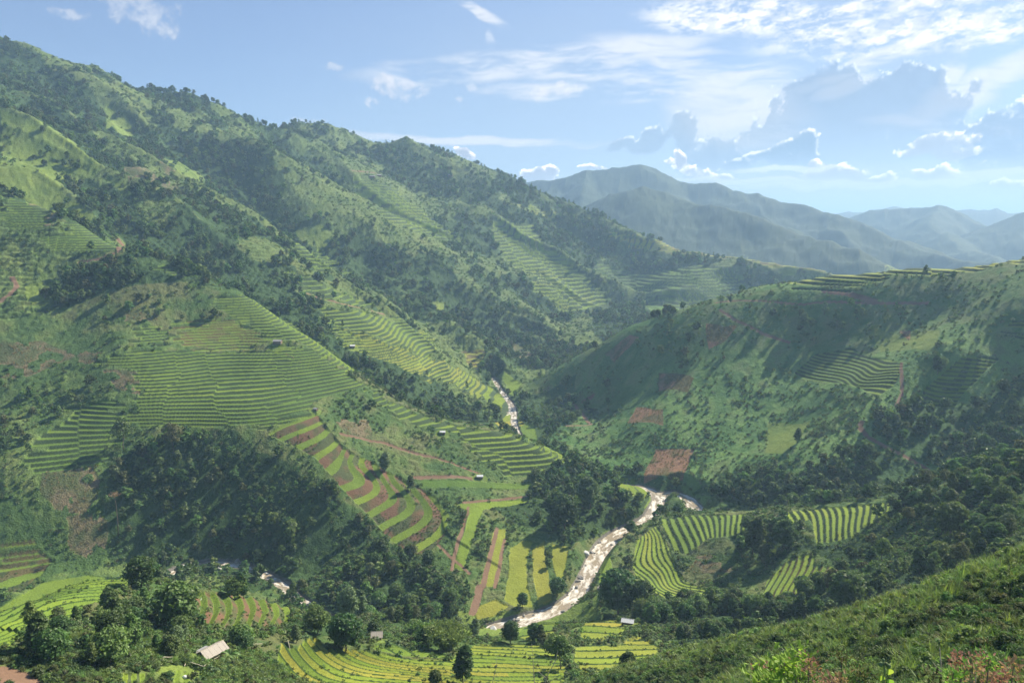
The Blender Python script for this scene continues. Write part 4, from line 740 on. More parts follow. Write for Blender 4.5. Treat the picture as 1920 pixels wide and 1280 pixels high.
# ------------------------------------------------------------------ single trees
def tag(o, label, cat, group=None):
    o['label'] = label; o['category'] = cat
    if group: o['group'] = group
    return o
def empty(name, loc, rz=0.0):
    o = bpy.data.objects.new(name, None); COL.objects.link(o); o.location = loc; o.rotation_euler = (0, 0, rz); o.empty_display_size = 0.5; return o
def child(name, me, par):
    o = bpy.data.objects.new(name, me); COL.objects.link(o); o.parent = par; return o
RT = random.Random(9)
def put_tree(kind, x, y, h, label, group=None, which=None, sink=0.15, z=None):
    crowns, trunk = KINDS_[kind]; z = float(hgt(x, y, ZT)) if z is None else z
    o = empty(kind, (x, y, z-sink), RT.uniform(0, 6.28)); o.scale = (h, h, h)
    child('trunk', trunk, o); child('crown', crowns[which if which is not None else RT.randrange(len(crowns))], o)
    tag(o, label, 'tree', group); return o
NAMED = [  # kind, base x, base y, height in pixels, label, crown
    ('tall_tree', 868, 1284, 78, 'tall dark cone-shaped tree standing in front of the golden terraces at the bottom edge', 0),
    ('broadleaf_tree', 816, 1290, 34, 'small round dark treetop just left of the tall cone-shaped tree', 2),
    ('broadleaf_tree', 268, 1104, 58, 'broad dark tree with a short bare trunk on the crest behind the bright green field', 0),
    ('tall_tree', 215, 1172, 74, 'tall dark tree at the edge of the bright green field, left of the broad one', 0),
    ('broadleaf_tree', 335, 1178, 84, 'large bushy tree left of the small red-banked terraces', 1),
    ('tall_tree', 72, 1228, 74, 'dark twin-topped tree in front of the bright green field', 0),
    ('broadleaf_tree', 104, 1240, 56, 'green rounded tree right of the dark twin-topped one', 1),
    ('tall_tree', 254, 1220, 72, 'narrow upright tree in the middle of the grove above the hut', 1),
    ('broadleaf_tree', 208, 1248, 66, 'rounded green tree at the lower edge of the grove', 1),
    ('tall_tree', 172, 1255, 50, 'slim green tree low in the grove near the red earth', 1),
    ('broadleaf_tree', 322, 1236, 46, 'low bushy tree between the grove and the hut', 2),
    ('pale_tree', 652, 1162, 66, 'pale grey-green tree with a pointed top below the dark wooded slope', 0),
    ('pale_tree', 676, 1158, 56, 'slimmer pale tree close behind the pointed pale tree', 1),
    ('broadleaf_tree', 648, 1216, 72, 'wide dark tree left of the small thatched hut', 0),
    ('broadleaf_tree', 596, 1190, 50, 'mid-green bushy tree above the top of the golden terraces', 1),
    ('broadleaf_tree', 1160, 1156, 92, 'huge airy dark tree beside the tin-roofed hut', 0),
    ('broadleaf_tree', 1204, 1150, 66, 'dark rounded tree right of the huge airy one', 2),
    ('broadleaf_tree', 958, 1206, 46, 'dark tree with a visible trunk between the golden field and the rapids', 2),
    ('tall_tree', 1013, 1206, 38, 'small dark tree in the green paddy by the river bend', 0),
    ('airy_tree', 1050, 1252, 72, 'airy tree between the two golden fields at the bottom', 1),
    ('broadleaf_tree', 1040, 1228, 40, 'bushy tree behind the airy one between the golden fields', 1),
    ('tall_tree', 456, 1118, 52, 'dark tree on the crest in front of the rocky stream', 0),
    ('broadleaf_tree', 440, 1116, 40, 'round tree beside the rocky stream, left of the darker one', 1),
    ('tall_tree', 550, 1120, 34, 'slim tree at the right end of the rocky stream', 1),
    ('tall_tree', 770, 918, 36, 'lone narrow tree on the ridge above the red terraces', 0),
    ('pale_tree', 722, 884, 44, 'large greyish tree on the ridge where the red terraces begin', 0),
    ('airy_tree', 868, 980, 22, 'small round tree alone beside the long green paddy strip', 0),
    ('tall_tree', 1757, 702, 36, 'lone dark columnar tree on the right hill beside the small terraces', 0),
    ('broadleaf_tree', 1766, 690, 20, 'low rounded tree behind the lone columnar tree', 1),
    ('tall_tree', 1495, 830, 32, 'solitary dark tree low on the shaded right hill', 0),
    ('pale_tree', 1506, 612, 28, 'pale round-topped tree alone on the right hill', 0),
    ('pale_tree', 1546, 590, 26, 'pale tree in the clump under the ridge of the right hill', 1),
    ('tall_tree', 1412, 1042, 78, 'tall dark tree at the edge of the striped river terraces', 0),
    ('broadleaf_tree', 1470, 1030, 60, 'dark crown between the two striped terrace fields', 2),
    ('broadleaf_tree', 1590, 1146, 76, 'massive dark tree below the curved green terraces', 0),
    ('airy_tree', 1652, 1066, 60, 'thin-trunked open tree right of the upper striped terraces', 1),
    ('airy_tree', 1735, 926, 44, 'flat-topped pale pine on the wooded crest', 0),
    ('airy_tree', 1752, 932, 36, 'small pine just right of the flat-topped pine', 1),
    ('airy_tree', 1560, 1120, 54, 'open-crowned tree left of the massive dark tree', 0),
    ('broadleaf_tree', 1780, 1010, 64, 'broad dark crown high on the wooded slope at right', 0),
    ('airy_tree', 325, 850, 58, 'grey feathery tree at the foot of the large terraces', 0),
    ('airy_tree', 232, 842, 60, 'tall feathery tree left of the large terraces', 1),
    ('pale_tree', 1105, 955, 70, 'tall grey-green tree on the wooded nose above the river', 0),
    ('broadleaf_tree', 1060, 990, 70, 'dark bulky tree on the wooded nose above the flat paddies', 0),
    ('broadleaf_tree', 1272, 962, 22, 'round tree on the grassy islet by the river fork', 1),
    ('broadleaf_tree', 980, 1140, 30, 'dark bush-like tree at the foot of the long flat paddies', 2),
    ('broadleaf_tree', 1044, 1118, 40, 'dark riverside tree between the flat paddies and the rapids', 0),
]
taken = []
for kind, px, py, hp, lab, wh in NAMED:
    if py > 1279:                                            # rooted just below the frame
        p = raycast(px, 1279); dd = math.hypot(p[0], p[1]); p = P3(px, 1279, dd)
    else: p = raycast(px, py)
    dd = np.linalg.norm(p-np.array([0, 0, CAMZ])); h = hp/FPX*dd*0.88; put_tree(kind, p[0], p[1], h, lab, None, wh); taken.append((p[0], p[1], h*0.35))
MARKS = [(60, 1150, 'the bright green field in the lower left corner'), (200, 1200, 'the near-left grove'), (400, 1218, 'the wooden hut'), (450, 1145, 'the small red-banked terraces'), (430, 1052, 'the rocky stream'), (330, 930, 'the dark slope under the large terraces'),
    (150, 780, 'the left stepped fields'), (120, 950, 'the dry maize patch'), (600, 1010, 'the dark gully below the red terraces'), (700, 1160, 'the thatched hut'), (850, 1160, 'the bamboo clump'), (720, 1245, 'the golden terraces'), (960, 1060, 'the flat yellow paddies'), (1085, 1085, 'the rapids'),
    (1150, 1225, 'the small golden fields'), (1180, 1150, 'the tin-roofed hut'), (1080, 930, 'the wooded nose over the river'), (1240, 930, 'the river fork'), (1260, 1030, 'the striped river terraces'), (1570, 975, 'the upper striped terraces'), (1500, 1085, 'the curved green terraces'),
    (1380, 1150, 'the near right hillside'), (1700, 1020, 'the wooded slope at right'), (1850, 920, 'the wooded crest at far right'), (1660, 840, 'the bend of the dirt track'), (1800, 780, 'the wooded gully of the right hill'), (1560, 700, 'the terraces of the right hill'), (1400, 850, 'the grassy rib of the right hill'), (900, 720, 'the lit paddies upstream'),
    (800, 740, 'the copse behind the main spur'), (740, 900, 'the ridge of red terraces'), (1020, 780, 'the yellow paddy upstream'), (60, 560, 'the small green plot high at left'), (500, 560, 'the crest of the main spur')]
def topx(x, y, z):
    v = (x, y*CP-(z-CAMZ)*SP, y*SP+(z-CAMZ)*CP); return 960+FPX*v[0]/v[1], 640-FPX*v[2]/v[1]
app = THt/TR; clash = np.zeros(len(TA), bool)
for (x, y, rad) in taken: clash |= (tx-x)**2+(ty-y)**2 < rad*rad
pxs = np.array([topx(x, y, z) for x, y, z in zip(tx, ty, tz)])
inframe = (pxs[:, 0] > 0) & (pxs[:, 0] < 1920) & (pxs[:, 1] < 1290)
order = np.argsort(-(app*inframe*(TR < 700)*~clash))[:230]; isnear = np.zeros(len(TA), bool); isnear[order] = True
KW = {'broadleaf_tree': 'dark rounded', 'tall_tree': 'narrow upright', 'pale_tree': 'pale grey-green', 'airy_tree': 'open feathery'}
hs = THt[order]; big = np.median(hs)
lab_n = {}
rows = []
for i in order:
    u, v = pxs[i]; _, m = min(((u-a)**2+(v-b_)**2*1.5, (a, b_, c)) for a, b_, c in MARKS); du, dv = u-m[0], v-m[1]
    rel = ('right of ' if du > 0 else 'left of ') if abs(du) > abs(dv)*1.2 else ('below ' if dv > 0 else 'above ')
    near = 'close ' if math.hypot(du, dv) < 45 else ('well ' if math.hypot(du, dv) > 110 else '')
    kind = RT.choices(list(KINDS_), (0.5, 0.26, 0.12, 0.12))[0]
    rows.append((i, kind, '%s %s tree %s%s%s' % ('tall' if THt[i] > big else 'small', KW[kind], near, rel, m[2])))
for _, _, l_ in rows: lab_n[l_] = lab_n.get(l_, 0)+1
lab_rows = {}
for q_ in sorted(rows, key=lambda t_: pxs[t_[0], 0]): lab_rows.setdefault(q_[2], []).append(q_[0])
ORD = ['leftmost', 'second from the left', 'third from the left', 'fourth from the left', 'fifth from the left', 'sixth from the left', 'seventh from the left', 'eighth from the left', 'ninth from the left', 'tenth from the left', 'eleventh from the left', 'twelfth from the left', 'thirteenth from the left', 'rightmost']
for i, kind, l_ in rows:
    put_tree(kind, tx[i], ty[i], THt[i]*(1.15 if kind == 'tall_tree' else 1.0), l_ if lab_n[l_] < 2 else l_+', '+ORD[min(13, lab_rows[l_].index(i))], (l_.split(' tree ')[0]+' trees '+l_.split(' tree ')[1]) if lab_n[l_] > 1 else None, z=float(tz[i]))
far_i = ~isnear & ~clash; n = far_i.sum()
sp = RG.rand(n); tree_k = np.select([sp < 0.26, sp < 0.48, sp < 0.68, sp < 0.80, sp < 0.92], [0, 1, 2, 3, 4], 5)
gn_scatter('forest', 'stuff', low, tx[far_i], ty[far_i], tz[far_i]-0.2, tree_k, THt[far_i], rots(n, 0.05))
# ------------------------------------------------------------------ scrub over the open slopes
def scatter_cover(name, meshes, bands, ok, probs):
    AA, RRR, HH = [], [], []
    for (r0, r1, sp_, lo, hi) in bands:
        a, r = candidates(r0, r1, sp_, *((-37.5, 37.5) if r0 > 60 else (-45, 70))); i, j = lookup(a, r); x, y = (np.sin(a)*r).astype(np.float32), (np.cos(a)*r).astype(np.float32)
        c = fbm(x, y, 18, 2, 150); k_ = ok(cls[i, j], woods[i, j], RG.rand(len(a)), c)
        h = RG.uniform(lo, hi, len(a))*(0.6+0.8*c); k_ &= seen(a, r, ZT[i, j], h, 3.0)
        AA.append(a[k_]); RRR.append(r[k_]); HH.append(h[k_])
    a, r, h = map(np.concatenate, (AA, RRR, HH)); x, y = np.sin(a)*r, np.cos(a)*r; z = hgt(x, y, ZT); n = len(a)
    return gn_scatter(name, 'stuff', meshes, x, y, z-0.12*h, RG.choice(len(meshes), n, p=probs), h, rots(n, 0.15))
scatter_cover('scrub', bushes, [(130, 330, 1.7, 0.8, 2.2), (330, 560, 2.5, 0.8, 2.2), (560, 900, 4.2, 0.9, 2.4), (900, 1650, 5.2, 1.4, 3.6)], lambda c, w_, q_, n_: ((c == SCRUB) & (q_ < 0.2+1.1*sstep(n_, 0.34, 0.66))) | ((c == GRASS) & (q_ < 0.22*sstep(n_, 0.4, 0.6))), [0.08, 0.34, 0.26, 0.16, 0.16])
scatter_cover('bank_weeds', bushes, [(130, 470, 1.5, 0.35, 0.9)], lambda c, w_, q_, n_: (c == BANK) & (q_ < 0.85*sstep(n_, 0.3, 0.5)), [0.1, 0.35, 0.25, 0.1, 0.2])
scatter_cover('undergrowth', nearb, [(9, 22, 0.6, 0.4, 0.9), (22, 60, 0.65, 0.5, 1.3), (60, 170, 0.95, 0.7, 1.8)], lambda c, w_, q_, n_: (c == SCRUB) & (q_ < 0.95-0.7*sstep(n_, 0.42, 0.56)), [0.20, 0.22, 0.12, 0.2, 0.14, 0.12])
scatter_cover('cane_grass', cane, [(9, 22, 0.6, 0.4, 0.9), (22, 60, 0.75, 0.8, 1.6), (60, 175, 1.0, 1.0, 2.3)], lambda c, w_, q_, n_: (c == SCRUB) & (q_ < 1.2*sstep(n_, 0.42, 0.56)), [0.32, 0.28, 0.15, 0.25])
scatter_cover('dry_maize', corn, [(300, 700, 1.9, 1.0, 2.0)], lambda c, w_, q_, n_: (c == CORN) & (q_ < 0.6), [0.65, 0.35])
# ------------------------------------------------------------------ boulders in the stream
M_ROCK, t, out = material('grey_rock'); gp = t.n.new('ShaderNodeTexCoord').outputs['Object']
b = principled(t, Base_Color=t.mix(t.noise(gp, 1.6, 5, 0.6), (0.10, 0.095, 0.09), (0.38, 0.36, 0.33)), Roughness=0.8); bp = t.n.new('ShaderNodeBump'); t.put(bp.inputs['Height'], t.noise(gp, 3.0, 5, 0.7)); bp.inputs['Strength'].default_value = 0.6; t.l.new(bp.outputs[0], b.inputs['Normal']); t.l.new(b.outputs[0], out.inputs[0])
M_PROCK, t, out = material('pale_rock'); gp = t.n.new('ShaderNodeTexCoord').outputs['Object']
b = principled(t, Base_Color=t.mix(t.noise(gp, 1.6, 5, 0.6), (0.34, 0.35, 0.36), (0.62, 0.62, 0.60)), Roughness=0.75); t.l.new(b.outputs[0], out.inputs[0])
def rock_mesh(name, seed, mat, sx=1.0, sy=0.8, sz=0.6):
    bm = bmesh.new(); bmesh.ops.create_icosphere(bm, subdivisions=3, radius=1); rg = np.random.RandomState(seed)
    pl = rg.normal(size=(9, 3)); pl /= np.linalg.norm(pl, axis=1, keepdims=True); of = rg.uniform(0.55, 0.85, 9)
    for v in bm.verts:
        p = np.array(v.co)
        for n_, o_ in zip(pl, of):
            d_ = p@n_-o_
            if d_ > 0: p = p-n_*d_*0.92
        v.co = Vector(p*np.array([sx, sy, sz]))*(1+0.05*(rg.rand()-0.5))
    me = bpy.data.meshes.new(name); bm.to_mesh(me); bm.free(); me.materials.append(mat); return me
ROCKS = [rock_mesh('rock_a', 1, M_ROCK), rock_mesh('rock_b', 2, M_ROCK, 1, 1, 0.7), rock_mesh('rock_c', 3, M_ROCK, 1.2, 0.7, 0.55), rock_mesh('rock_d', 4, M_PROCK, 1.1, 0.8, 0.6)]
def put_rock(x, y, z, s, label, group=None, k_=None):
    o = bpy.data.objects.new('boulder', ROCKS[RT.randrange(3) if k_ is None else k_]); COL.objects.link(o); o.location = (x, y, z); o.rotation_euler = (RT.uniform(-0.2, 0.2), RT.uniform(-0.2, 0.2), RT.uniform(0, 6.28)); o.scale = (s, s, s); tag(o, label, 'boulder', group)
for px, py, w_, lab, k_ in [(1131, 1106, 20, 'large dark upright boulder at the right edge of the rapids', 1), (1158, 1100, 22, 'big pale slab of rock beside the dark upright boulder', 3), (984, 1163, 13, 'pale rounded boulder at the river bend', 3), (1010, 1148, 11, 'grey flat boulder above the pale rounded one at the bend', 2), (1118, 1062, 12, 'grey rock shelf on the right bank half way up the rapids', 2),
    (1098, 1038, 14, 'pale boulder on the left bank high in the rapids', 3), (925, 1180, 14, 'pale broken rocks where the river leaves behind the trees', 3), (1228, 962, 7, 'grey rock in the river below the fork', 0), (445, 1052, 12, 'grey boulder in the middle of the rocky stream', 2), (410, 1066, 10, 'pale sunlit boulder in the rocky stream', 3), (505, 1092, 9, 'dark boulder where the rocky stream turns down', 1)]:
    p = raycast(px, py); dd = np.linalg.norm(p-np.array([0, 0, CAMZ])); put_rock(p[0], p[1], p[2]+0.3, w_/FPX*dd/2*1.1, lab, None, k_)
RV = np.array(RIVER); seg = np.linalg.norm(np.diff(RV[:, :2], axis=0), axis=1); SS_ = np.concatenate([[0], np.cumsum(seg)])
cnt = {'a': 0, 'b': 0, 'c': 0}; lim = {'a': 46, 'b': 40, 'c': 14}
for _ in range(2600):
    s_ = RT.uniform(0, SS_[-1]); c = [np.interp(s_, SS_, RV[:, q_]) for q_ in range(3)]; k_ = min(np.searchsorted(SS_, s_, 'right'), len(RV)-1); tg = RV[k_, :2]-RV[k_-1, :2]; tg = tg/np.linalg.norm(tg)
    off = RT.choice((-1, 1))*RT.uniform(1.5, 8); x, y = c[0]-tg[1]*off, c[1]+tg[0]*off; u, v = topx(x, y, c[2])
    g = 'a' if 1000 < u < 1180 and 1000 < v < 1160 or 905 < u < 1040 and 1130 < v < 1190 else ('b' if 340 < u < 520 and 1030 < v < 1100 else ('c' if 1180 < u < 1260 and 900 < v < 1000 or 920 < u < 990 and v < 780 else None))
    if g is None or cnt[g] >= lim[g]: continue
    cnt[g] += 1; s2 = RT.uniform(0.55, 1.6) if g != 'b' else RT.uniform(0.6, 1.7)
    put_rock(x, y, c[2]+0.15, s2*(1.2 if g == 'c' else 1), {'a': 'small dark rock breaking the white rapids', 'b': 'grey rock among many in the bed of the left stream', 'c': 'small rock in the narrow river upstream'}[g], {'a': 'rocks in the rapids', 'b': 'rocks in the left stream', 'c': 'rocks upstream'}[g], RT.choice((0, 1, 2, 3) if g == 'b' else (0, 1, 2)))
# ------------------------------------------------------------------ field huts
def plain(name, c0, c1, rough=0.7, sc=2.0, metal=0.0):
    m, t, out = material(name); gp = t.n.new('ShaderNodeTexCoord').outputs['Object']; st_ = t.vmath('MULTIPLY', gp, (1.0, 6.0, 1.0))
    b = principled(t, Base_Color=t.mix(t.noise(st_, sc, 4, 0.65), c0, c1), Roughness=rough, Metallic=metal); t.l.new(b.outputs[0], out.inputs[0]); return m
M_WOOD = plain('weathered_boards', (0.13, 0.085, 0.06), (0.26, 0.19, 0.14)); M_ROOFG = plain('pale_fibre_sheets', (0.28, 0.25, 0.22), (0.50, 0.46, 0.42)); M_ROOFD = plain('grey_sheets', (0.20, 0.20, 0.21), (0.38, 0.38, 0.38))
M_TIN = plain('white_tin', (0.62, 0.64, 0.66), (0.80, 0.80, 0.80), 0.4); M_THATCH = plain('thatch', (0.36, 0.32, 0.27), (0.55, 0.50, 0.44), 0.95, 4); M_DARKH = plain('dark_inside', (0.015, 0.013, 0.012), (0.03, 0.026, 0.022)); M_BAMB = plain('dry_bamboo', (0.34, 0.30, 0.22), (0.58, 0.54, 0.44)); M_CLOTH = plain('white_cloth', (0.7, 0.7, 0.68), (0.82, 0.82, 0.8))
def box(M, x0, x1, y0, y1, z0, z1, tn=0.5):
    M.add([(x0, y0, z0), (x1, y0, z0), (x1, y1, z0), (x0, y1, z0), (x0, y0, z1), (x1, y0, z1), (x1, y1, z1), (x0, y1, z1)], [(3, 2, 1, 0), (4, 5, 6, 7), (0, 1, 5, 4), (1, 2, 6, 5), (2, 3, 7, 6), (3, 0, 4, 7)], tn)
def hut(px, py, L_, W_, H_, yaw, roofm, label, wallm=M_WOOD, pitch=0.5, detail=True, group=None, name='field_hut', lean=False):
    """ridge along local x; gables at the ends"""
    p = raycast(px, py); o = empty(name, (p[0], p[1], float(hgt(p[0], p[1], ZT))-0.1), yaw); tag(o, label, 'hut', group)
    eh = H_*0.62; hw = W_/2; hl = L_/2
    M = Mesh(); t_ = 0.07                                    # four walls of upright boards, with a doorway in one gable
    dw = W_*0.16
    box(M, -hl, hl, -hw, -hw+t_, 0.25, eh); box(M, -hl, hl, hw-t_, hw, 0.25, eh); box(M, hl-t_, hl, -hw+t_, hw-t_, 0.25, eh)
    box(M, -hl, -hl+t_, -hw+t_, -dw, 0.25, eh); box(M, -hl, -hl+t_, dw, hw-t_, 0.25, eh); box(M, -hl, -hl+t_, -dw, dw, eh*0.84, eh)
    for sx in (-1, 1):
        x0, x1 = sx*hl-(t_ if sx > 0 else 0), sx*hl+(0 if sx > 0 else t_); v = [(x, y, z) for x in (x0, x1) for (y, z) in ((-hw+t_, eh+0.003), (hw-t_, eh+0.003), (0, eh+(hw-t_)*pitch-0.05))]
        M.add(v, [(0, 1, 2), (5, 4, 3), (0, 3, 4, 1), (1, 4, 5, 2), (2, 5, 3, 0)])
    if detail:
        for k_ in range(int(L_/0.28)):
            x = -hl+0.1+k_*0.28
            for sy in (-1, 1): box(M, x, x+0.03, sy*hw-(0.0 if sy > 0 else 0.025), sy*hw+(0.025 if sy > 0 else 0.0), 0.27, eh-0.05)
    child('wall', M.mesh('hut_wall', wallm), o)
    M = Mesh(); box(M, -hl-0.05, hl+0.05, -hw-0.05, hw+0.05, 0.1, 0.247); child('floor', M.mesh('hut_floor', M_WOOD), o)
    M = Mesh(); ov = 0.45 if detail else 0.3; n_ = 10 if detail else 4; v = []
    for sy in (-1, 1):                                       # two slopes of overlapping, slightly wavy sheets
        for k_ in range(n_):
            xa, xb = -hl-ov+(L_+2*ov)*k_/n_, -hl-ov+(L_+2*ov)*(k_+1)/n_; up = 0.03*(k_ % 2)+RT.uniform(0, 0.02)
            ya, za = 0.0, eh+hw*pitch+0.04+up; yb, zb = sy*(hw+ov), eh-ov*pitch+0.04+up; e_ = 0.04
            vv = [(xa, ya, za), (xb, ya, za), (xb, yb, zb+RT.uniform(-0.03, 0.03)), (xa, yb, zb), (xa, ya, za+e_), (xb, ya, za+e_), (xb, yb, zb+e_), (xa, yb, zb+e_)]
            M.add(vv, [(0, 1, 2, 3), (7, 6, 5, 4), (0, 4, 5, 1), (1, 5, 6, 2), (2, 6, 7, 3), (3, 7, 4, 0)])
    roof = child('roof', M.mesh('hut_roof', roofm), o)
    if detail:
        M = Mesh(); M.tube([(-hl-ov, 0, eh+hw*pitch+0.12), (hl+ov, 0, eh+hw*pitch+0.12)], [0.06, 0.06], 6); child('ridge_pole', M.mesh('ridge_pole', M_BAMB), roof)
    for sx in (-1, 1):
        for sy in (-1, 1):
            M = Mesh(); M.tube([(sx*(hl+0.02), sy*(hw+0.06), -0.6), (sx*(hl+0.02), sy*(hw+0.06), eh-0.02)], [0.07, 0.06], 6); child('post', M.mesh('hut_post', M_BAMB), o)
    if lean:                                                 # lean-to over the side
        M = Mesh(); y0, y1 = hw+0.2, hw+1.7; box(M, -hl-0.3, hl*0.3, y0, y1, eh-0.55, eh-0.48); child('lean_to_roof', M.mesh('lean_to_roof', M_ROOFD), o)
        M = Mesh(); M.tube([(-hl-0.2, y1-0.1, -0.6), (-hl-0.2, y1-0.1, eh-0.55)], [0.05, 0.05], 6); child('lean_to_post', M.mesh('lean_to_post', M_BAMB), o)
    return o
hut(399, 1231, 4.7, 3.7, 2.7, R(54), M_ROOFG, 'wooden hut with a pale sheet roof in the clearing at lower left', lean=True)
hut(707, 1201, 2.8, 2.6, 2.7, R(8), M_THATCH, 'small dark hut with a light pitched roof above the golden terraces', pitch=0.7)
hut(1177, 1170, 4.2, 2.6, 2.5, R(-16), M_TIN, 'tin-roofed hut with streaked white sheets by the big airy tree', lean=False)
hut(1289, 1128, 2.6, 2.0, 2.0, R(-25), M_ROOFD, 'little grey slatted hut half hidden below the river terraces')
hut(521, 645, 5.8, 3.6, 3.6, R(-4), M_ROOFD, 'grey-roofed hut on the track across the crest of the large terraces', detail=False)
hut(830, 813, 3.4, 2.6, 2.6, R(3), M_TIN, 'white-roofed shelter left of the curving nose terraces', detail=False)
hut(900, 896, 3.6, 2.6, 2.6, R(2), M_TIN, 'white-roofed shelter below the grassy cut, lower of the two', detail=False)
hut(592, 770, 2.6, 2.0, 2.2, R(-20), M_ROOFD, 'tiny grey shelter at the top of the red terraces', detail=False)
hut(661, 650, 4.2, 3.0, 3.0, R(10), M_TIN, 'tiny white roof at the edge of the sunlit fields behind the spur', detail=False)
hut(698, 333, 9, 5, 5, R(0), M_ROOFD, 'left of two grey farmhouse roofs on the high terraced shoulder', detail=False, name='farmhouse')
hut(711, 332, 8, 5, 5, R(8), M_ROOFD, 'right of two grey farmhouse roofs on the high terraced shoulder', detail=False, name='farmhouse')
hut(845, 332, 8, 5, 5, R(-8), M_ROOFD, 'single farmhouse under the skyline trees of the far mountain', detail=False, name='farmhouse')
def pole(p0, p1, rad, label, h0=0.1, h1=0.1, mat=M_BAMB):
    a, c = raycast(*p0), raycast(*p1); a[2] = float(hgt(a[0], a[1], ZT))+h0; c[2] = float(hgt(c[0], c[1], ZT))+h1; M = Mesh(); m_ = (a+c)/2
    n_ = 6; pts_ = [tuple(a+(c-a)*k_/n_-m_+np.array([0, 0, 0.04*math.sin(k_*2.1)])) for k_ in range(n_+1)]; M.tube(pts_, [rad*(1-0.35*k_/n_) for k_ in range(n_+1)], 7)
    for k_ in range(1, n_): M.tube([tuple(np.array(pts_[k_])-(c-a)*0.004), tuple(np.array(pts_[k_])+(c-a)*0.004)], [rad*1.15, rad*1.15], 7)
    o = bpy.data.objects.new('bamboo_pole', M.mesh('bamboo_pole', mat, True)); COL.objects.link(o); o.location = tuple(m_); tag(o, label, 'pole'); return o
pole((306, 1241), (338, 1240), 0.09, 'pale pole lying level left of the hut path', 1.2, 1.2)
pole((346, 1249), (353, 1238), 0.09, 'short white pole leaning upright in front of the hut', 0.3, 0.9)
pole((357, 1250), (382, 1258), 0.09, 'pole sloping down to the right below the hut', 1.2, 1.2)
pole((383, 1258), (412, 1238), 0.06, 'thin pole running up beside the banana clump', 1.2, 1.2)
pole((282, 1255), (288, 1246), 0.08, 'short leaning stake by the vegetable strips', 0.3, 0.9)
pole((455, 1217), (492, 1215), 0.08, 'grey log lying right of the hut', 1.3, 1.3)
pole((540, 1206), (544, 1214), 0.08, 'short pale stake at the top corner of the golden terraces', 0.9, 0.3)
p = raycast(347, 1268); M = Mesh(); rg_ = np.random.RandomState(3); M.blob((0, 0, 0.25), (0.55, 0.4, 0.4), rg_, 0.5, 3, 0.12); o = bpy.data.objects.new('sack', M.mesh('sack', M_CLOTH, True)); COL.objects.link(o); o.location = (p[0], p[1], float(hgt(p[0], p[1], ZT))); tag(o, 'white sack lying among the vegetable strips', 'sack')
# tall bare tree on the dark slope
p = raycast(222, 1004); o = empty('dead_tree', (p[0], p[1], float(hgt(p[0], p[1], ZT))), 0); tag(o, 'tall bare pole-like tree with a small tan top on the dark slope', 'tree')
M = Mesh(); H_ = 24.0; M.tube([(0, 0, -0.5), (0.3, 0, H_*0.4), (0.1, 0, H_*0.8), (-0.4, 0, H_)], [0.32, 0.24, 0.15, 0.06], 7); child('trunk', M.mesh('dead_trunk', M_BARK, True), o)
M = Mesh(); rg_ = np.random.RandomState(8)
for k_ in range(9): a = k_*2.4; M.tube([(-0.3, 0, H_*0.93), (math.cos(a)*1.2, math.sin(a)*1.2, H_*0.93+0.9), (math.cos(a)*2.4, math.sin(a)*2.4, H_*0.93+0.7)], [0.08, 0.05, 0.02], 4)
c_ = rg_.normal(size=(160, 3))*np.array([1.3, 1.3, 0.55])+np.array([-0.2, 0, H_]); M.leaves(c_, rg_.normal(size=(160, 3)), 0.45, rg_, rg_.rand(160)); child('crown', M.mesh('dead_crown', M_TAN), o)
# bamboo clump by the golden terraces
def bamboo(px, py, H_, n_, label, seed):
    p = raycast(px, py); o = empty('bamboo_clump', (p[0], p[1], float(hgt(p[0], p[1], ZT))), 0); tag(o, label, 'bamboo'); rg = np.random.RandomState(seed); M = Mesh(); Lf = Mesh()
    for k_ in range(n_):
        a = rg.rand()*6.28; sp_ = rg.uniform(0.15, 0.62)*H_; b0 = rg.normal(size=2)*0.9; h = H_*rg.uniform(0.7, 1.0); pp = []
        for q_ in range(7): f = q_/6; pp.append((b0[0]+math.cos(a)*sp_*f**2.2, b0[1]+math.sin(a)*sp_*f**2.2, h*(f-0.22*f**4)-0.2*(q_ == 0)))
        M.tube(pp, [0.07, 0.065, 0.06, 0.05, 0.035, 0.02, 0.01], 5)
        for q_ in range(2, 7):
            m_ = 34; c = np.array(pp[q_])+rg.normal(size=(m_, 3))*np.array([0.75, 0.75, 0.6]); Lf.leaves(c, rg.normal(size=(m_, 3))+np.array([0, 0, 0.5]), 0.34, rg, np.clip(rg.normal(0.5, 0.25, m_), 0, 1), 2.6)
    child('stems', M.mesh('bamboo_stems', M_OLIVE, True), o); child('leaves', Lf.mesh('bamboo_leaves', M_MID), o)
bamboo(838, 1218, 9.5, 42, 'arching bamboo clump above the golden terraces', 1)
bamboo(800, 1205, 7.5, 26, 'smaller bamboo clump just left of the big one', 2)
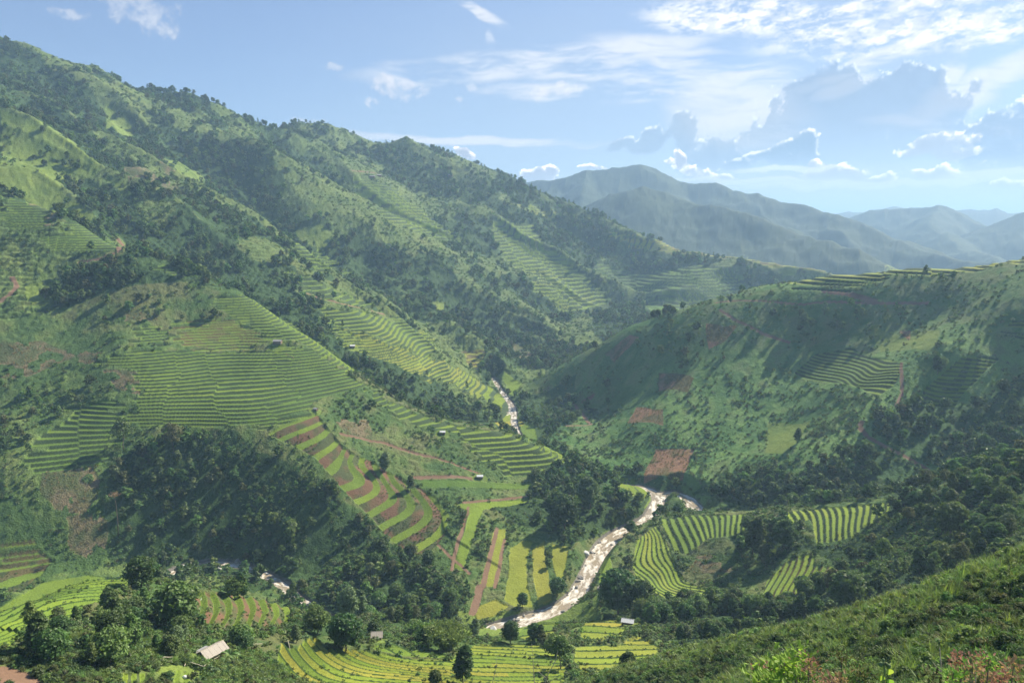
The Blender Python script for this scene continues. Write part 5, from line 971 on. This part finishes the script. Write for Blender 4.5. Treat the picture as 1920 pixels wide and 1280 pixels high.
def banana(px, py, s_, label, seed):
    p = raycast(px, py); o = empty('banana_plant', (p[0], p[1], float(hgt(p[0], p[1], ZT))), 0); o.scale = (s_, s_, s_); tag(o, label, 'plant'); rg = np.random.RandomState(seed)
    M = Mesh(); M.tube([(0, 0, -0.3), (0.03, 0, 1.0), (0, 0, 1.9)], [0.16, 0.13, 0.09], 8); child('stem', M.mesh('banana_stem', M_OLIVE, True), o)
    for k_ in range(9):
        M = Mesh(); a = k_*2.4; l_ = rg.uniform(1.7, 2.3); up = rg.uniform(0.5, 1.1); v = []
        for q_ in range(8):
            f = q_/7; x = l_*f; z = 1.8+up*math.sin(f*2.3)*1.0-0.9*f*f; w_ = 0.28*math.sin(math.pi*min(1, 0.08+f*0.92))**0.6; ca, sa = math.cos(a), math.sin(a)
            v += [(x*ca-w_*sa, x*sa+w_*ca, z-0.08), (x*ca, x*sa, z), (x*ca+w_*sa, x*sa-w_*ca, z-0.08)]
        M.add(v, [(3*q_+i, 3*q_+i+1, 3*q_+i+4, 3*q_+i+3) for q_ in range(7) for i in range(2)], rg.uniform(0.3, 0.8)); child('leaf', M.mesh('banana_leaf', M_MID), o)
banana(432, 1243, 1.15, 'dark banana plant with drooping leaves right of the hut', 4); banana(424, 1248, 0.95, 'smaller banana plant in front of the dark one', 5)
# ------------------------------------------------------------------ plants right by the viewer, along the lower edge
def leafy(name, px, top_py, d, mats, label, cat, n_st=7, n_lf=60, spread=0.35, lf=0.085, seed=1, heads=(), clumpy=0.2, hgt_=2.6, aspect=2.1):
    tp = P3(px, top_py, d); x, y = tp[0], tp[1]; g = float(hgt(x, y, ZT)); H = max(0.8, tp[2]-g); o = empty(name, (x, y, g), 0); tag(o, label, cat); rg = np.random.RandomState(seed)
    S = Mesh(); groups = {k_: Mesh() for k_ in range(len(mats))}
    tips = list(heads) if heads else [(rg.uniform(-spread, spread), -rg.uniform(0, 0.35)*spread*2) for _ in range(n_st)]
    for k_, (tx_, tz_) in enumerate(tips):
        ty_ = rg.uniform(-spread, spread)*0.6; top = np.array([tx_, ty_, H+tz_]); base = np.array([tx_*0.15, ty_*0.15, -0.1]); mid_ = base*0.45+top*0.55+np.array([tx_*0.2, 0, 0])
        S.tube([tuple(base), tuple(mid_), tuple(top)], [0.012, 0.008, 0.004], 6)
        mi = k_ % len(mats); Lf = groups[mi]
        for q_ in range(n_lf):
            c = top+rg.normal(size=3)*np.array([0.045, 0.045, 0.03])*(lf/0.05)**0.7-np.array([0, 0, 0.05]); a = q_*2.4+rg.rand()*0.5
            dr_ = np.array([math.cos(a), math.sin(a), rg.uniform(0.25, 1.1)]); dr_ /= np.linalg.norm(dr_); sd_ = np.cross(dr_, [0, 0, 1]); sd_ /= np.linalg.norm(sd_); up = np.cross(sd_, dr_); L_ = lf*rg.uniform(0.6, 1.2); W_ = L_/aspect/2; c = c+dr_*rg.uniform(0, clumpy*0.3)
            v = [c, c+dr_*L_*0.35+sd_*W_+up*W_*0.35, c+dr_*L_*0.72+sd_*W_*0.8+up*W_*0.3, c+dr_*L_, c+dr_*L_*0.72-sd_*W_*0.8+up*W_*0.3, c+dr_*L_*0.35-sd_*W_+up*W_*0.35, c+dr_*L_*0.4-up*W_*0.1, c+dr_*L_*0.75-up*W_*0.05]
            Lf.add(v, [(0, 1, 6), (1, 2, 7, 6), (2, 3, 7), (3, 4, 7), (4, 5, 6, 7), (5, 0, 6)], float(np.clip(rg.normal(0.5, 0.22), 0, 1)))
    child('stems', S.mesh(name+'_stems', M_BARK, True), o)
    for k_, Lf in groups.items():
        if Lf.n: child('leaves' if mats[k_] is not M_RED else 'young_leaves', Lf.mesh(name+'_leaves', mats[k_]), o)
    return o
leafy('shrub', 1468, 1238, 6.5, [M_FRESH], 'bright fresh-green leafy shrub at the bottom edge', 'shrub', heads=[(0.0, 0), (-0.10, -0.09), (0.12, -0.06), (0.2, -0.03), (-0.2, -0.04), (0.05, -0.14), (0.22, -0.14), (-0.18, -0.16), (-0.02, -0.2)], n_lf=46, lf=0.075, seed=1)
leafy('shrub', 1440, 1246, 6.9, [M_RED, M_FRESH], 'pink-tipped sprig left of the fresh-green shrub', 'shrub', heads=[(-0.02, 0), (0.1, -0.03), (0.03, -0.14)], n_lf=22, lf=0.055, seed=2)
leafy('shrub', 1526, 1245, 7.2, [M_RED], 'upper rust-red sprig of new leaves at the bottom edge', 'shrub', heads=[(0, 0), (-0.03, -0.03), (0.04, -0.02)], n_lf=40, lf=0.036, seed=3)
leafy('shrub', 1538, 1258, 6.3, [M_RED, M_RED, M_OLIVE], 'lower rust-red sprig with olive leaves beneath', 'shrub', heads=[(0, 0), (-0.06, -0.02), (-0.02, -0.12), (0.05, -0.015), (0.0, -0.05), (-0.12, -0.16)], n_lf=40, lf=0.036, seed=4)
leafy('shrub', 1567, 1256, 6.8, [M_RED, M_OLIVE], 'faint reddish sprig between the rust-red and olive shrubs', 'shrub', heads=[(0, 0), (0.03, -0.06), (0.02, -0.13)], n_lf=36, lf=0.046, seed=5)
leafy('shrub', 1594, 1249, 7.0, [M_OLIVE, M_MID], 'rounded dull olive shrub right of the red sprigs', 'shrub', heads=[(0, 0), (-0.07, -0.03), (0.08, -0.02), (0.14, -0.09), (-0.1, -0.12), (0.03, -0.12), (0.18, -0.17)], n_lf=90, lf=0.040, seed=6)
leafy('shrub', 1848, 1244, 6.6, [M_RED], 'large orange-red crown of new leaves at the lower right', 'shrub', heads=[(0, 0), (-0.08, -0.01), (0.08, -0.01), (0.14, -0.04), (-0.14, -0.04), (0.03, -0.05), (-0.05, -0.07)], n_lf=50, lf=0.036, seed=7)
leafy('shrub', 1860, 1258, 5.8, [M_FRESH, M_RED, M_OLIVE], 'yellow-green shrub with red tips under the orange-red crown', 'shrub', heads=[(0.08, 0), (0.18, 0.01), (-0.12, -0.03), (-0.24, -0.03), (0.0, -0.08), (0.26, -0.02), (-0.3, -0.06)], n_lf=50, lf=0.042, seed=8)
leafy('shrub', 1775, 1256, 6.2, [M_FRESH, M_OLIVE, M_RED], 'low green and red shrub left of the orange-red crown', 'shrub', heads=[(0, 0), (-0.08, -0.03), (0.1, -0.02), (0.16, -0.01), (-0.12, -0.08)], n_lf=40, lf=0.048, seed=9)
tp = P3(1662, 1236, 5.2); g = float(hgt(tp[0], tp[1], ZT)); H = tp[2]-g; o = empty('vine', (tp[0], tp[1], g), 0); tag(o, 'single vine stalk with round buds and a heart-shaped leaf', 'vine')
M = Mesh(); M.tube([(0, 0, 0), (0.02, 0, H*0.6), (-0.005, 0, H-0.08), (-0.02, 0, H)], [0.012, 0.009, 0.006, 0.004], 6); child('stem', M.mesh('vine_stem', M_PALE, True), o)
for (bx, bz, br) in [(-0.035, -0.035, 0.016), (0.0, -0.03, 0.012), (0.018, -0.045, 0.015), (-0.02, 0.0, 0.010)]:
    M = Mesh(); M.blob((bx, 0, H+bz), (br, br, br), rg_, 0.6, 2, 0.06); child('bud', M.mesh('vine_bud', M_PALE, True), o)
for (bx, bz, s_) in [(0.022, -0.085, 0.05), (-0.03, -0.13, 0.045), (0.03, -0.16, 0.05), (-0.01, -0.21, 0.055), (0.045, -0.23, 0.05)]:
    M = Mesh(); v = [(bx, 0, H+bz+s_*0.35)]; n_ = 20
    for q_ in range(n_): a = 2*math.pi*q_/n_; hx = 16*math.sin(a)**3/17; hz_ = (13*math.cos(a)-5*math.cos(2*a)-2*math.cos(3*a)-math.cos(4*a))/17; v.append((bx+hx*s_*0.55, -0.02*abs(hx), H+bz+hz_*s_*0.6))
    M.add(v, [(0, 1+q_, 1+(q_+1) % n_) for q_ in range(n_)], 0.9); child('leaf', M.mesh('vine_leaf', M_FRESH), o)
M_TWIG = plain('pale_twig', (0.30, 0.24, 0.20), (0.55, 0.48, 0.42))
def bare(px, top_py, d, label, seed, forks=((0.55, 0.09, 0.12), (0.75, -0.07, 0.10)), lean=-0.1, rad=0.010, drop=None):
    tp = P3(px, top_py, d); x, y = tp[0]-lean*0.0, tp[1]; g = float(hgt(x, y, ZT)); H = tp[2]-g; o = bpy.data.objects.new('bare_sapling', None); COL.objects.link(o); o.location = (x, y, g); tag(o, label, 'sapling'); M = Mesh(); rg = np.random.RandomState(seed)
    L_ = 0.45 if drop is None else drop; pp = [(-lean*2.2, 0, -0.1), (-lean*1.3, 0, H-L_*1.4), (-lean*0.8, 0.01, H-L_*0.8), (-lean*0.25+0.01, 0, H-L_*0.35), (0, 0, H)]; M.tube(pp, [rad*1.8, rad*1.3, rad, rad*0.7, rad*0.25], 6); child('trunk', M.mesh('sapling_trunk', M_TWIG, True), o)
    for f, dx_, dz_ in forks:
        M = Mesh(); z0 = H-L_*(1-f)*1.3; x0 = float(np.interp(z0, [q_[2] for q_ in pp], [q_[0] for q_ in pp])); M.tube([(x0, 0, z0), (x0+dx_*0.5, 0.02, z0+dz_*0.45), (x0+dx_, 0.03, z0+dz_)], [rad*0.6, rad*0.4, rad*0.15], 5); child('branch', M.mesh('sapling_branch', M_TWIG, True), o)
bare(1762, 1213, 6.5, 'pale forked bare twig rising in front of the ferny slope', 1, ((0.35, 0.07, 0.09), (0.62, -0.06, 0.08), (0.2, -0.08, 0.06)), -0.06, 0.007)
bare(1829, 1250, 6.0, 'short pale bare stick left of the orange-red crown', 2, ((0.5, 0.02, 0.05),), -0.03, 0.006)
bare(1046, 1218, 9.0, 'thin bare branch slanting across the golden field', 3, ((0.3, -0.14, 0.12), (0.55, 0.05, 0.10), (0.1, 0.16, 0.14)), 0.16, 0.005)
bare(996, 1206, 9.5, 'thin bare upright twig left of the slanting one', 4, ((0.4, 0.06, 0.10), (0.15, -0.09, 0.12)), -0.04, 0.004)
bare(932, 1228, 9.0, 'faint bare twig right of the tall cone-shaped tree', 5, ((0.4, 0.07, 0.09), (0.2, -0.06, 0.09)), 0.07, 0.004)
